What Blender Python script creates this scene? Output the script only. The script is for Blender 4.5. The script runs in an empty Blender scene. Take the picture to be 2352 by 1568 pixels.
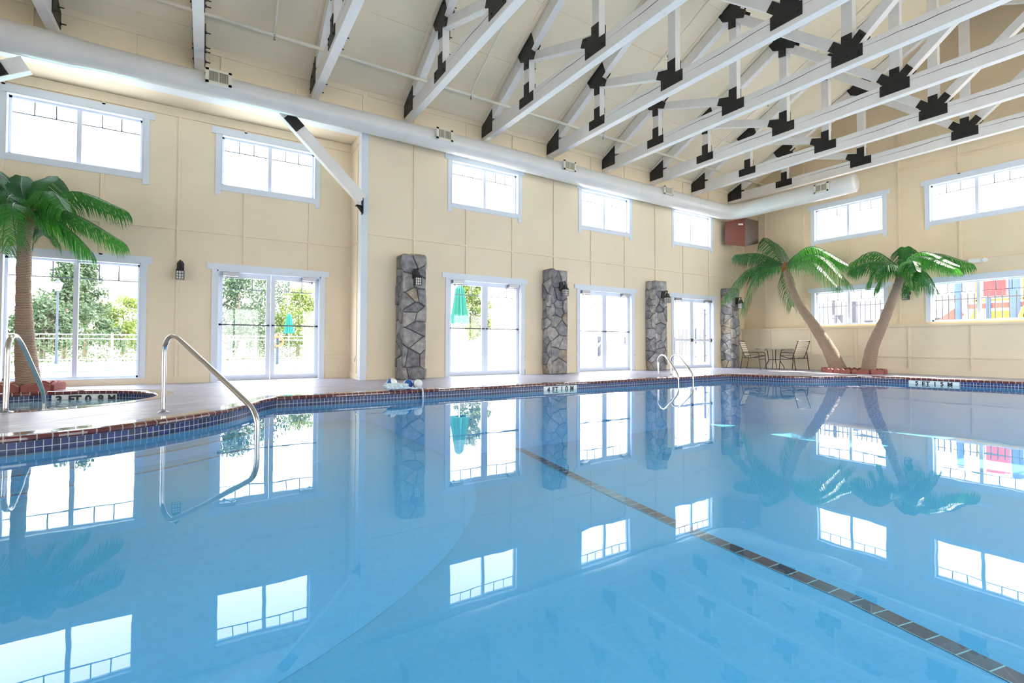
import bpy, bmesh, math, random
from mathutils import Vector, Matrix
from mathutils.geometry import tessellate_polygon
random.seed(7)
C = bpy.context.scene.collection
PI = math.pi
scene = bpy.context.scene

# ------------------------------------------------------------------ camera
EYE = 0.70
yaw, pitch, roll = [math.radians(a) for a in (57.925, 1.197, 0.175)]
F, PX, PY = 1122.47, 1176.0, 768.43
fwd = Vector((math.cos(yaw)*math.cos(pitch), math.sin(yaw)*math.cos(pitch), math.sin(pitch)))
r0 = Vector((math.sin(yaw), -math.cos(yaw), 0)); u0 = r0.cross(fwd)
rgt = r0*math.cos(roll)+u0*math.sin(roll); up = u0*math.cos(roll)-r0*math.sin(roll)
cam_d = bpy.data.cameras.new('camera'); cam = bpy.data.objects.new('camera', cam_d); C.objects.link(cam)
cam.matrix_world = Matrix(((rgt.x, up.x, -fwd.x, 0), (rgt.y, up.y, -fwd.y, 0), (rgt.z, up.z, -fwd.z, EYE), (0, 0, 0, 1)))
cam_d.sensor_width = 36; cam_d.lens = F/2352*36; cam_d.shift_y = (PY-784)/2352
cam_d.clip_start = 0.05; cam_d.clip_end = 500
scene.camera = cam
def at(x, y, ax, v):
    """world point where the sight line through photo point (x, y) meets the plane axis=v"""
    d = fwd*F+rgt*(x-PX)-up*(y-PY); o = Vector((0, 0, EYE)); return o+d*((v-o[ax])/d[ax])

# ------------------------------------------------------------------ light
w = bpy.data.worlds.new('sky'); scene.world = w; w.use_nodes = True
nt = w.node_tree; bg = nt.nodes['Background']
tc = nt.nodes.new('ShaderNodeTexCoord'); sx = nt.nodes.new('ShaderNodeSeparateXYZ'); rp = nt.nodes.new('ShaderNodeValToRGB')
nt.links.new(tc.outputs['Generated'], sx.inputs[0]); nt.links.new(sx.outputs['Z'], rp.inputs[0]); nt.links.new(rp.outputs[0], bg.inputs[0])
rp.color_ramp.elements[0].position = 0.0; rp.color_ramp.elements[0].color = (1, 0.985, 0.96, 1)
rp.color_ramp.elements[1].position = 0.8; rp.color_ramp.elements[1].color = (0.74, 0.84, 1.0, 1)
bg.inputs['Strength'].default_value = 7.5
sun_d = bpy.data.lights.new('sun', 'SUN'); sun_d.energy = 16; sun_d.angle = math.radians(0.6); sun_d.color = (1, 0.90, 0.76)
sun = bpy.data.objects.new('sun', sun_d); C.objects.link(sun)
sun.rotation_euler = Vector((0.70, -0.12, 0.72)).to_track_quat('Z', 'Y').to_euler()
scene.view_settings.view_transform = 'Standard'; scene.view_settings.look = 'None'
scene.view_settings.exposure = 0.48; scene.view_settings.gamma = 1; scene.view_settings.use_curve_mapping = False
scene.cycles.max_bounces = 10; scene.cycles.diffuse_bounces = 6; scene.cycles.transparent_max_bounces = 12
scene.cycles.sample_clamp_indirect = 8; scene.cycles.caustics_reflective = False; scene.cycles.caustics_refractive = False
scene.cycles.use_denoising = True
def portal(cx, cy, cz, sx_, sz, nx, ny):
    d = bpy.data.lights.new('daylight_portal', 'AREA'); d.shape = 'RECTANGLE'; d.size = sx_; d.size_y = sz; d.cycles.is_portal = True
    o = bpy.data.objects.new('daylight_portal', d); C.objects.link(o); o.location = (cx, cy, cz)
    o.rotation_euler = Vector((-nx, -ny, 0)).to_track_quat('Z', 'Y').to_euler()   # emits along -Z -> into the room

# ------------------------------------------------------------------ materials
M = {}
def mat(name, col, rough=0.5, metal=0.0, spec=0.5, noise=0, nscale=8.0, bump=0, bscale=40.0, coat=0.0):
    m = bpy.data.materials.new(name); m.use_nodes = True; t = m.node_tree; p = t.nodes['Principled BSDF']
    p.inputs['Base Color'].default_value = (*col, 1); p.inputs['Roughness'].default_value = rough
    p.inputs['Metallic'].default_value = metal; p.inputs['Specular IOR Level'].default_value = spec
    p.inputs['Coat Weight'].default_value = coat
    if noise or bump:
        g = t.nodes.new('ShaderNodeTexCoord')
    if noise:
        n = t.nodes.new('ShaderNodeTexNoise'); n.inputs['Scale'].default_value = nscale; n.inputs['Detail'].default_value = 5
        t.links.new(g.outputs['Object'], n.inputs['Vector'])
        r = t.nodes.new('ShaderNodeValToRGB'); t.links.new(n.outputs['Fac'], r.inputs[0])
        r.color_ramp.elements[0].position = 0.3; r.color_ramp.elements[0].color = (*[c*(1-noise) for c in col], 1)
        r.color_ramp.elements[1].position = 0.7; r.color_ramp.elements[1].color = (*[min(1, c*(1+noise)) for c in col], 1)
        t.links.new(r.outputs[0], p.inputs['Base Color'])
    if bump:
        n2 = t.nodes.new('ShaderNodeTexNoise'); n2.inputs['Scale'].default_value = bscale; n2.inputs['Detail'].default_value = 4
        t.links.new(g.outputs['Object'], n2.inputs['Vector'])
        b = t.nodes.new('ShaderNodeBump'); b.inputs['Strength'].default_value = bump; b.inputs['Distance'].default_value = 0.01
        t.links.new(n2.outputs['Fac'], b.inputs['Height']); t.links.new(b.outputs[0], p.inputs['Normal'])
    M[name] = m; return m
mat('cream', (0.80, 0.69, 0.52), 0.7, noise=0.03, nscale=1.5, bump=0.15, bscale=60)
mat('cream_warm_lit', (0.80, 0.655, 0.455), 0.7, noise=0.03, nscale=1.5, bump=0.15, bscale=60)  # same cream paint, warm light on the end wall put into the colour
mat('ceiling_cream', (0.84, 0.73, 0.55), 0.8, noise=0.03, nscale=1.0)
mat('trim_white', (0.68, 0.74, 0.83), 0.4)
mat('frame_white', (0.66, 0.71, 0.82), 0.35)
mat('muntin', (0.22, 0.25, 0.30), 0.4)
mat('truss_white', (0.79, 0.765, 0.74), 0.55, noise=0.03, nscale=6, bump=0.3, bscale=25)
mat('plate_black', (0.012, 0.011, 0.01), 0.45)
mat('duct_white', (0.68, 0.67, 0.65), 0.3, noise=0.04, nscale=2.0, bump=0.5, bscale=7)
mat('vent_beige', (0.72, 0.68, 0.55), 0.5)
mat('vent_dark', (0.12, 0.11, 0.08), 0.6)
mat('beam_white', (0.82, 0.86, 0.90), 0.5, noise=0.03, nscale=5, bump=0.3, bscale=25)
mat('pipe_cream', (0.82, 0.76, 0.64), 0.45)
mat('steel', (0.62, 0.60, 0.58), 0.22, metal=1.0)
mat('steel_dull', (0.35, 0.35, 0.38), 0.4, metal=1.0)
mat('bar_dark', (0.10, 0.11, 0.14), 0.5)
mat('lantern_black', (0.015, 0.015, 0.015), 0.4)
mat('lantern_glass', (0.8, 0.8, 0.75), 0.3)
mat('terracotta', (0.30, 0.095, 0.08), 0.8, noise=0.15, nscale=12, bump=0.3)
mat('dark_bronze', (0.05, 0.04, 0.035), 0.4, metal=0.3)
mat('strap_cream', (0.75, 0.66, 0.52), 0.6)
mat('table_glass', (0.25, 0.22, 0.2), 0.15)
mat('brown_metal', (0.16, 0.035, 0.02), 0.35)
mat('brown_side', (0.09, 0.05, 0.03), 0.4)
mat('beige_panel', (0.6, 0.45, 0.25), 0.6)
mat('white_plastic', (0.85, 0.85, 0.85), 0.4)
mat('float_blue', (0.02, 0.12, 0.45), 0.35)
mat('rope', (0.65, 0.75, 0.85), 0.8, noise=0.3, nscale=30)
mat('marker_white', (0.80, 0.82, 0.80), 0.3)
mat('ink', (0.02, 0.02, 0.025), 0.5)
mat('soil', (0.12, 0.06, 0.035), 0.95, noise=0.4, nscale=30)
mat('concrete_out', (0.75, 0.74, 0.72), 0.9, noise=0.05, nscale=2)
mat('grass_out', (0.16, 0.24, 0.08), 0.9, noise=0.2, nscale=2)
mat('pool_out', (0.2, 0.6, 0.65), 0.2)
mat('leaf_a', (0.05, 0.085, 0.045), 0.7, noise=0.3, nscale=1.5)
mat('leaf_b', (0.12, 0.16, 0.03), 0.7, noise=0.3, nscale=1.5)
mat('bark', (0.16, 0.12, 0.1), 0.9)
mat('umbrella_teal', (0.0, 0.13, 0.10), 0.7)
mat('ring_orange', (0.55, 0.09, 0.03), 0.6)
mat('fence_grey', (0.03, 0.035, 0.055), 0.6)
mat('rail_white', (0.8, 0.8, 0.8), 0.5)
mat('play_blue', (0.05, 0.10, 0.30), 0.6); mat('play_yellow', (0.55, 0.33, 0.03), 0.6); mat('play_red', (0.40, 0.03, 0.04), 0.6)
mat('play_brown', (0.2, 0.08, 0.06), 0.7)
mat('pool_plaster', (0.25, 0.58, 0.89), 0.8, noise=0.04, nscale=30)
mat('palm_green', (0.022, 0.12, 0.035), 0.5, noise=0.35, nscale=3.0)
mat('palm_rib', (0.03, 0.08, 0.05), 0.4)
mat('palm_fibre', (0.25, 0.10, 0.03), 0.9, noise=0.4, nscale=20)
# leaves let light through
for k in ('palm_green', 'leaf_a', 'leaf_b'):
    t = M[k].node_tree; p = t.nodes['Principled BSDF']; o = t.nodes['Material Output']
    tr = t.nodes.new('ShaderNodeBsdfTranslucent'); mx = t.nodes.new('ShaderNodeMixShader'); mx.inputs[0].default_value = 0.35
    tr.inputs[0].default_value = {'palm_green': (0.07, 0.34, 0.03, 1), 'leaf_a': (0.05, 0.10, 0.025, 1), 'leaf_b': (0.18, 0.24, 0.03, 1)}[k]
    t.links.new(p.outputs[0], mx.inputs[1]); t.links.new(tr.outputs[0], mx.inputs[2]); t.links.new(mx.outputs[0], o.inputs[0])
# deck: stamped grey-lavender concrete
def deck_mat():
    m = mat('deck', (0.58, 0.57, 0.60), 0.42); t = m.node_tree; p = t.nodes['Principled BSDF']
    g = t.nodes.new('ShaderNodeTexCoord'); mp = t.nodes.new('ShaderNodeMapping'); mp.inputs['Scale'].default_value = (0.8, 2.2, 1)
    t.links.new(g.outputs['Object'], mp.inputs[0])
    n = t.nodes.new('ShaderNodeTexNoise'); n.inputs['Scale'].default_value = 3; n.inputs['Detail'].default_value = 9; n.inputs['Roughness'].default_value = 0.65; n.inputs['Distortion'].default_value = 1.2
    t.links.new(mp.outputs[0], n.inputs[0])
    r = t.nodes.new('ShaderNodeValToRGB'); t.links.new(n.outputs['Fac'], r.inputs[0])
    r.color_ramp.elements[0].position = 0.32; r.color_ramp.elements[0].color = (0.28, 0.27, 0.33, 1)
    r.color_ramp.elements[1].position = 0.62; r.color_ramp.elements[1].color = (0.47, 0.455, 0.54, 1)
    t.links.new(r.outputs[0], p.inputs['Base Color'])
    b = t.nodes.new('ShaderNodeBump'); b.inputs['Strength'].default_value = 0.35; b.inputs['Distance'].default_value = 0.01
    t.links.new(n.outputs['Fac'], b.inputs['Height']); t.links.new(b.outputs[0], p.inputs['Normal'])
deck_mat()
def tile_mat(name, c1, c2, grout, bw, bh, rough, bump=0.0, gw=0.004, vary=None):
    m = mat(name, c1, rough); t = m.node_tree; p = t.nodes['Principled BSDF']
    uv = t.nodes.new('ShaderNodeUVMap'); uv.uv_map = 'UVMap'
    b = t.nodes.new('ShaderNodeTexBrick'); b.offset = 0; b.squash = 1
    b.inputs['Scale'].default_value = 1; b.inputs['Brick Width'].default_value = bw; b.inputs['Row Height'].default_value = bh
    b.inputs['Mortar Size'].default_value = gw; b.inputs['Mortar Smooth'].default_value = 0.1; b.inputs['Bias'].default_value = 0
    b.inputs['Color1'].default_value = (*c1, 1); b.inputs['Color2'].default_value = (*c2, 1); b.inputs['Mortar'].default_value = (*grout, 1)
    t.links.new(uv.outputs[0], b.inputs['Vector']); t.links.new(b.outputs['Color'], p.inputs['Base Color'])
    rr = t.nodes.new('ShaderNodeMapRange'); rr.inputs[3].default_value = rough; rr.inputs[4].default_value = 0.8
    t.links.new(b.outputs['Fac'], rr.inputs[0]); t.links.new(rr.outputs[0], p.inputs['Roughness'])
    return m
tile_mat('tile_blue', (0.006, 0.012, 0.055), (0.012, 0.035, 0.19), (0.55, 0.60, 0.62), 0.05, 0.0525, 0.3, gw=0.0028)
tile_mat('coping_red', (0.115, 0.024, 0.022), (0.15, 0.034, 0.03), (0.42, 0.38, 0.36), 0.09, 10.0, 0.10, gw=0.005)
M['coping_red'].node_tree.nodes['Principled BSDF'].inputs['Coat Weight'].default_value = 0.8
tile_mat('line_tile', (0.10, 0.035, 0.06), (0.20, 0.055, 0.07), (0.62, 0.72, 0.72), 0.155, 10.0, 0.3, gw=0.005)
def trunk_mat():
    m = mat('palm_trunk', (0.5, 0.3, 0.2), 0.85); t = m.node_tree; p = t.nodes['Principled BSDF']
    uv = t.nodes.new('ShaderNodeUVMap'); uv.uv_map = 'UVMap'
    wv = t.nodes.new('ShaderNodeTexWave'); wv.bands_direction = 'Y'; wv.inputs['Scale'].default_value = 13; wv.inputs['Distortion'].default_value = 3.0
    wv.inputs['Detail'].default_value = 3; wv.inputs['Detail Scale'].default_value = 1.5
    t.links.new(uv.outputs[0], wv.inputs[0])
    r = t.nodes.new('ShaderNodeValToRGB'); t.links.new(wv.outputs['Fac'], r.inputs[0])
    r.color_ramp.elements[0].color = (0.17, 0.11, 0.08, 1); r.color_ramp.elements[0].position = 0.0
    r.color_ramp.elements[1].color = (0.47, 0.335, 0.25, 1); r.color_ramp.elements[1].position = 0.5
    t.links.new(r.outputs[0], p.inputs['Base Color'])
    b = t.nodes.new('ShaderNodeBump'); b.inputs['Strength'].default_value = 0.8; b.inputs['Distance'].default_value = 0.012
    t.links.new(wv.outputs['Fac'], b.inputs['Height']); t.links.new(b.outputs[0], p.inputs['Normal'])
trunk_mat()
def stone_mat():
    m = mat('stone', (0.3, 0.3, 0.3), 0.85); t = m.node_tree; p = t.nodes['Principled BSDF']
    a = t.nodes.new('ShaderNodeAttribute'); a.attribute_name = 'tone'; p.inputs['Specular IOR Level'].default_value = 0.3
    g = t.nodes.new('ShaderNodeTexCoord'); n = t.nodes.new('ShaderNodeTexNoise'); n.inputs['Scale'].default_value = 9; n.inputs['Detail'].default_value = 8
    t.links.new(g.outputs['Object'], n.inputs[0])
    r = t.nodes.new('ShaderNodeValToRGB'); t.links.new(n.outputs['Fac'], r.inputs[0])
    r.color_ramp.elements[0].position = 0.3; r.color_ramp.elements[0].color = (0.55, 0.55, 0.58, 1); r.color_ramp.elements[1].position = 0.7; r.color_ramp.elements[1].color = (1.3, 1.26, 1.2, 1)
    mx = t.nodes.new('ShaderNodeMix'); mx.data_type = 'RGBA'; mx.blend_type = 'MULTIPLY'; mx.inputs[0].default_value = 1
    t.links.new(a.outputs['Color'], mx.inputs[6]); t.links.new(r.outputs[0], mx.inputs[7]); t.links.new(mx.outputs[2], p.inputs['Base Color'])
    b = t.nodes.new('ShaderNodeBump'); b.inputs['Strength'].default_value = 0.6; b.inputs['Distance'].default_value = 0.02
    t.links.new(n.outputs['Fac'], b.inputs['Height']); t.links.new(b.outputs[0], p.inputs['Normal'])
stone_mat()
mat('mortar', (0.13, 0.13, 0.135), 0.9)
def glass_mat():
    m = bpy.data.materials.new('window_glass'); m.use_nodes = True; t = m.node_tree; t.nodes.remove(t.nodes['Principled BSDF'])
    tr = t.nodes.new('ShaderNodeBsdfTransparent'); tr.inputs[0].default_value = (0.97, 0.98, 0.98, 1)
    gl = t.nodes.new('ShaderNodeBsdfGlossy'); gl.inputs['Roughness'].default_value = 0.02
    mx = t.nodes.new('ShaderNodeMixShader'); mx.inputs[0].default_value = 0.04
    t.links.new(tr.outputs[0], mx.inputs[1]); t.links.new(gl.outputs[0], mx.inputs[2]); t.links.new(mx.outputs[0], t.nodes['Material Output'].inputs[0])
    M['window_glass'] = m
glass_mat()
def water_mat(name, tint, bump, scale, milk=0.0):
    m = bpy.data.materials.new(name); m.use_nodes = True; t = m.node_tree; t.nodes.remove(t.nodes['Principled BSDF'])
    g = t.nodes.new('ShaderNodeTexCoord'); n = t.nodes.new('ShaderNodeTexNoise'); n.inputs['Scale'].default_value = scale; n.inputs['Detail'].default_value = 2.5
    t.links.new(g.outputs['Object'], n.inputs[0])
    b = t.nodes.new('ShaderNodeBump'); b.inputs['Strength'].default_value = bump; b.inputs['Distance'].default_value = 0.02
    t.links.new(n.outputs['Fac'], b.inputs['Height'])
    # two-sided Fresnel curve: 0.02 + 0.98 (1-|cos|)^5
    ge = t.nodes.new('ShaderNodeNewGeometry'); dt = t.nodes.new('ShaderNodeVectorMath'); dt.operation = 'DOT_PRODUCT'
    t.links.new(ge.outputs['Incoming'], dt.inputs[0]); t.links.new(b.outputs[0], dt.inputs[1])
    def mth(op, x, y=None):
        q = t.nodes.new('ShaderNodeMath'); q.operation = op
        for i, v in enumerate((x, y)):
            if v is None: continue
            if isinstance(v, (int, float)): q.inputs[i].default_value = v
            else: t.links.new(v, q.inputs[i])
        return q.outputs[0]
    f_ = mth('ADD', mth('MULTIPLY', mth('POWER', mth('MAXIMUM', mth('SUBTRACT', 1.0, mth('ABSOLUTE', dt.outputs['Value'])), 0.0), 4.6), 0.97), 0.025)
    tr = t.nodes.new('ShaderNodeBsdfTransparent'); tr.inputs[0].default_value = (*tint, 1)
    gl = t.nodes.new('ShaderNodeBsdfGlossy'); gl.inputs['Roughness'].default_value = 0.0; t.links.new(b.outputs[0], gl.inputs['Normal'])
    mx = t.nodes.new('ShaderNodeMixShader'); t.links.new(f_, mx.inputs[0])
    body = tr.outputs[0]
    if milk:
        df = t.nodes.new('ShaderNodeBsdfDiffuse'); df.inputs[0].default_value = (0.30, 0.52, 0.62, 1); m2 = t.nodes.new('ShaderNodeMixShader'); m2.inputs[0].default_value = milk
        t.links.new(tr.outputs[0], m2.inputs[1]); t.links.new(df.outputs[0], m2.inputs[2]); body = m2.outputs[0]
    t.links.new(body, mx.inputs[1]); t.links.new(gl.outputs[0], mx.inputs[2]); t.links.new(mx.outputs[0], t.nodes['Material Output'].inputs[0])
    M[name] = m
water_mat('water', (0.62, 0.90, 0.985), 0.05, 1.8)
water_mat('spa_water', (0.6, 0.88, 0.95), 0.35, 5.0, milk=0.7)

# ------------------------------------------------------------------ mesh helpers
class MB:
    def __init__(s): s.v = []; s.f = []; s.mi = []; s.uv = {}
    def add(s, vs, fs, mi=0):
        o = len(s.v); s.v += [tuple(x) for x in vs]
        for f in fs: s.f.append(tuple(i+o for i in f)); s.mi.append(mi)
        return s
    def box(s, x0, x1, y0, y1, z0, z1, mi=0):
        if x1 < x0: x0, x1 = x1, x0
        if y1 < y0: y0, y1 = y1, y0
        v = [(x0, y0, z0), (x1, y0, z0), (x1, y1, z0), (x0, y1, z0), (x0, y0, z1), (x1, y0, z1), (x1, y1, z1), (x0, y1, z1)]
        return s.add(v, [(0, 3, 2, 1), (4, 5, 6, 7), (0, 1, 5, 4), (1, 2, 6, 5), (2, 3, 7, 6), (3, 0, 4, 7)], mi)
    def prism(s, poly, axis, a, b, mi=0):
        """extrude 2-D polygon along axis (0: poly is (y,z), 1: (x,z), 2: (x,y)) from a to b"""
        def P(p, t):
            return (t, p[0], p[1]) if axis == 0 else ((p[0], t, p[1]) if axis == 1 else (p[0], p[1], t))
        n = len(poly); vs = [P(p, a) for p in poly]+[P(p, b) for p in poly]
        tri = tessellate_polygon([[Vector((p[0], p[1], 0)) for p in poly]])
        fs = [tuple(t) for t in tri]+[tuple(i+n for i in reversed(t)) for t in tri]
        fs += [(i, (i+1) % n, (i+1) % n+n, i+n) for i in range(n)]
        return s.add(vs, fs, mi)
    def bar(s, p, q, w, h, side=Vector((1, 0, 0)), mi=0):
        """rectangular bar p->q; w along 'side', h across"""
        p, q = Vector(p), Vector(q); t = (q-p).normalized(); a = (side-t*side.dot(t)).normalized(); b = t.cross(a)
        vs = [x+a*i*w/2+b*j*h/2 for x in (p, q) for i, j in ((-1, -1), (1, -1), (1, 1), (-1, 1))]
        return s.add(vs, [(0, 1, 2, 3), (7, 6, 5, 4), (0, 4, 5, 1), (1, 5, 6, 2), (2, 6, 7, 3), (3, 7, 4, 0)], mi)
    def tube(s, pts, r, n=10, mi=0, caps=True, uvs=False):
        pts = [Vector(p) for p in pts]; k = len(pts); rs = r if isinstance(r, (list, tuple)) else [r]*k
        o = len(s.v); ref = None; L = 0
        for i, p in enumerate(pts):
            t = (pts[min(i+1, k-1)]-pts[max(i-1, 0)]).normalized()
            if ref is None: ref = t.orthogonal().normalized()
            ref = (ref-t*ref.dot(t)).normalized(); b = t.cross(ref)
            if i: L += (p-pts[i-1]).length
            for j in range(n):
                a = 2*PI*j/n; s.v.append(tuple(p+(ref*math.cos(a)+b*math.sin(a))*rs[i]))
                if uvs: s.uv[len(s.v)-1] = (j/n, L)
        for i in range(k-1):
            for j in range(n):
                s.f.append((o+i*n+j, o+i*n+(j+1) % n, o+(i+1)*n+(j+1) % n, o+(i+1)*n+j)); s.mi.append(mi)
        if caps:
            s.f.append(tuple(o+j for j in reversed(range(n)))); s.mi.append(mi)
            s.f.append(tuple(o+(k-1)*n+j for j in range(n))); s.mi.append(mi)
        return s
    def lathe(s, prof, c, n=16, mi=0, axis=None):
        """prof: (r, h) list, spun about vertical through c"""
        o = len(s.v); c = Vector(c)
        for r, h in prof:
            for j in range(n):
                a = 2*PI*j/n; s.v.append((c.x+r*math.cos(a), c.y+r*math.sin(a), c.z+h))
        for i in range(len(prof)-1):
            for j in range(n):
                s.f.append((o+i*n+j, o+i*n+(j+1) % n, o+(i+1)*n+(j+1) % n, o+(i+1)*n+j)); s.mi.append(mi)
        s.f.append(tuple(o+j for j in reversed(range(n)))); s.mi.append(mi)
        s.f.append(tuple(o+(len(prof)-1)*n+j for j in range(n))); s.mi.append(mi)
        return s
    def build(s, name, mats, parent=None, smooth=False, bevel=0, flat_up=False):
        me = bpy.data.meshes.new(name); me.from_pydata(s.v, [], s.f)
        mats = mats if isinstance(mats, (list, tuple)) else [mats]
        for m in mats: me.materials.append(M[m])
        me.polygons.foreach_set('material_index', s.mi)
        if s.uv:
            l = me.uv_layers.new(name='UVMap')
            for lp in me.loops:
                l.data[lp.index].uv = s.uv.get(lp.vertex_index, (0, 0))
        if smooth: me.polygons.foreach_set('use_smooth', [True]*len(me.polygons))
        me.update()
        bm = bmesh.new(); bm.from_mesh(me); bmesh.ops.recalc_face_normals(bm, faces=bm.faces)
        if flat_up:
            for f in bm.faces:
                if f.normal.z < 0: f.normal_flip()
        bm.to_mesh(me); bm.free()
        o = bpy.data.objects.new(name, me); C.objects.link(o)
        if parent is not None:
            o.parent = parent
        if bevel:
            b = o.modifiers.new('bevel', 'BEVEL'); b.width = bevel; b.segments = 2; b.limit_method = 'ANGLE'
        return o
def localize(root):
    """child meshes were written in world coordinates: cancel the parent's transform"""
    bpy.context.view_layer.update()
    inv = root.matrix_world.inverted()
    for c in root.children:
        if not c.get('_loc'): c.data.transform(inv) if c.type == 'MESH' else None
def thing(name, label, cat, loc=(0, 0, 0), rz=0, group=None, kind=None):
    o = bpy.data.objects.new(name, None); C.objects.link(o); o.location = loc; o.rotation_euler = (0, 0, rz); o.empty_display_size = 0.1
    if label: o['label'] = label
    if cat: o['category'] = cat
    if group: o['group'] = group
    if kind: o['kind'] = kind
    return o
def tag(o, label=None, cat=None, group=None, kind=None):
    if label: o['label'] = label
    if cat: o['category'] = cat
    if group: o['group'] = group
    if kind: o['kind'] = kind
    return o
def dup(root, loc=None, rz=None, label=None, group=None):
    r = root.copy(); C.objects.link(r)
    if loc is not None: r.location = loc
    if rz is not None: r.rotation_euler = (0, 0, rz)
    if label: r['label'] = label
    if group: r['group'] = group
    def rec(a, b):
        for ch in list(a.children):
            c = ch.copy(); C.objects.link(c); c.parent = b; rec(ch, c)
    rec(root, r); return r
def spline(pts, n=8):
    pts = [Vector(p) for p in pts]; out = []; P = [pts[0]*2-pts[1]]+pts+[pts[-1]*2-pts[-2]]
    for i in range(1, len(P)-2):
        a, b, c, d = P[i-1:i+3]
        for k in range(n):
            t = k/n; out.append(0.5*((2*b)+(c-a)*t+(2*a-5*b+4*c-d)*t*t+(3*b-a-3*c+d)*t**3))
    out.append(pts[-1]); return out

# ================================================================== THE SHELL
YW, YR, XL, XU = 9.71, 10.59, 15.11, 15.25      # long wall, alcove wall, lower end wall, upper end wall
YS, XWEST, XA = -2.07, -5.6, 2.58               # south wall, west wall, end of the alcove
EAVE, RIDGE, YC, SL = 5.74, 8.68, 3.83, 0.5
# (centre u, half width inside casing, z bottom, z top) of each opening
UP_N = [(5.38, 0.87, 3.79, 4.745), (9.05, 0.87, 3.79, 4.745), (12.62, 0.87, 3.79, 4.745)]
DOOR_N = [(5.405, 0.94, 0.0, 2.15), (9.065, 0.94, 0.0, 2.15), (12.66, 0.94, 0.0, 2.15)]
UP_A = [(-1.83, 0.86, 3.66, 4.63), (1.03, 0.83, 3.67, 4.625)]
LOW_A = [(-1.83, 0.86, 0.105, 2.09), (1.075, 0.91, 0.0, 2.085)]
UP_E = [(6.60, 0.87, 3.79, 4.72), (3.88, 0.87, 3.79, 4.72), (1.15, 0.87, 3.79, 4.72)]
LOW_E = [(6.60, 0.88, 1.30, 2.27), (3.88, 0.88, 1.30, 2.27), (1.15, 0.88, 1.30, 2.27)]
T = 0.16
def holes_of(ops): return [(c-h, c+h, a, b) for c, h, a, b in ops]
def wall(mb, axis, plane, out, u0, u1, z0, z1, holes):
    us = sorted({u0, u1, *[x for h in holes for x in h[:2]]}); zs = sorted({z0, z1, *[x for h in holes for x in h[2:]]})
    us = [u for u in us if u0 <= u <= u1]; zs = [z for z in zs if z0 <= z <= z1]
    for i in range(len(us)-1):
        for k in range(len(zs)-1):
            cu, cz = (us[i]+us[i+1])/2, (zs[k]+zs[k+1])/2
            if any(h[0] < cu < h[1] and h[2] < cz < h[3] for h in holes): continue
            if axis == 1: mb.box(us[i], us[i+1], plane, plane+out*T, zs[k], zs[k+1])
            else: mb.box(plane, plane+out*T, us[i], us[i+1], zs[k], zs[k+1])
def strips(mb, axis, plane, inward, vert, hor, u0, u1, z0, z1, holes, ztop=None, w=0.045, d=0.022):
    """battens: vertical at u in vert, horizontal at z in hor, broken at the openings"""
    def cut(lo, hi, bad):
        seg = [(lo, hi)]
        for a, b in bad:
            seg = [s for x, y in seg for s in ((x, min(y, a)), (max(x, b), y)) if s[1]-s[0] > 0.02]
        return seg
    for u in vert:
        top = ztop(u) if ztop else z1
        for a, b in cut(z0, top, [(h[2]-0.1, h[3]+0.1) for h in holes if h[0]-0.1 < u < h[1]+0.1]):
            if axis == 1: mb.box(u-w/2, u+w/2, plane, plane+inward*d, a, b)
            else: mb.box(plane, plane+inward*d, u-w/2, u+w/2, a, b)
    for z, hh in hor:
        for a, b in cut(u0, u1, [(h[0]-0.1, h[1]+0.1) for h in holes if h[2]-0.1 < z < h[3]+0.1]):
            if axis == 1: mb.box(a, b, plane, plane+inward*d*1.2, z-hh/2, z+hh/2)
            else: mb.box(plane, plane+inward*d*1.2, a, b, z-hh/2, z+hh/2)
def S(o): o['kind'] = 'structure'; return o

# long wall (photo left-centre)
mb = MB(); hs = holes_of(UP_N+DOOR_N)
wall(mb, 1, YW, 1, XA, XU+T, 0, EAVE+0.02, hs)
V_N = [3.66+1.215*k for k in range(10)]
strips(mb, 1, YW, -1, V_N, [(0.442, 0.045), (2.90, 0.04), (0.06, 0.12), (EAVE-0.05, 0.1)], XA+0.1, XU, 0, EAVE, hs)
mb.box(XA-4*0, XA+0.0, YW, YW, 0, 0) if False else None
S(mb.build('wall_left', 'cream'))
# alcove: end return, back wall, ceiling
mb = MB()
mb.box(XA, XA+T, YW+T, YR+T, 0, 5.0)
mb.box(XA-0.014, XA, YW+0.30, YW+0.345, 0.12, 4.8); mb.box(XA-0.014, XA, YW, YR, 2.76, 2.80); mb.box(XA-0.014, XA, YW, YR, 0.42, 0.465); mb.box(XA-0.017, XA, YW, YR, 0, 0.12)
mb.box(XA-0.014, XA, YW, YR, 4.74, 4.9)
S(mb.build('wall_alcove_end', 'cream'))
mb = MB(); hs = holes_of(UP_A+LOW_A)
wall(mb, 1, YR, 1, XWEST, XA+T, 0, 5.0, hs)
strips(mb, 1, YR, -1, [-2.72, -1.51, -0.445, 0.60, 1.76], [(0.45, 0.045), (2.765, 0.04), (0.05, 0.10), (4.86, 0.16)], XWEST, XA, 0, 4.95, hs)
S(mb.build('wall_alcove', 'cream'))
mb = MB(); mb.box(XWEST, XA+T, YW+T*0, YR+T, 4.95, 5.02); S(mb.build('ceiling_alcove', 'ceiling_cream'))
mb = MB(); wall(mb, 1, YW+0.02, 1, XWEST, XA, 5.02, EAVE+0.02, []); strips(mb, 1, YW+0.02, -1, [XA-1.2*k for k in range(1, 7)], [(EAVE-0.05, 0.1)], XWEST, XA, 5.0, EAVE, [])
S(mb.build('wall_left_upper', 'cream'))
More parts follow.
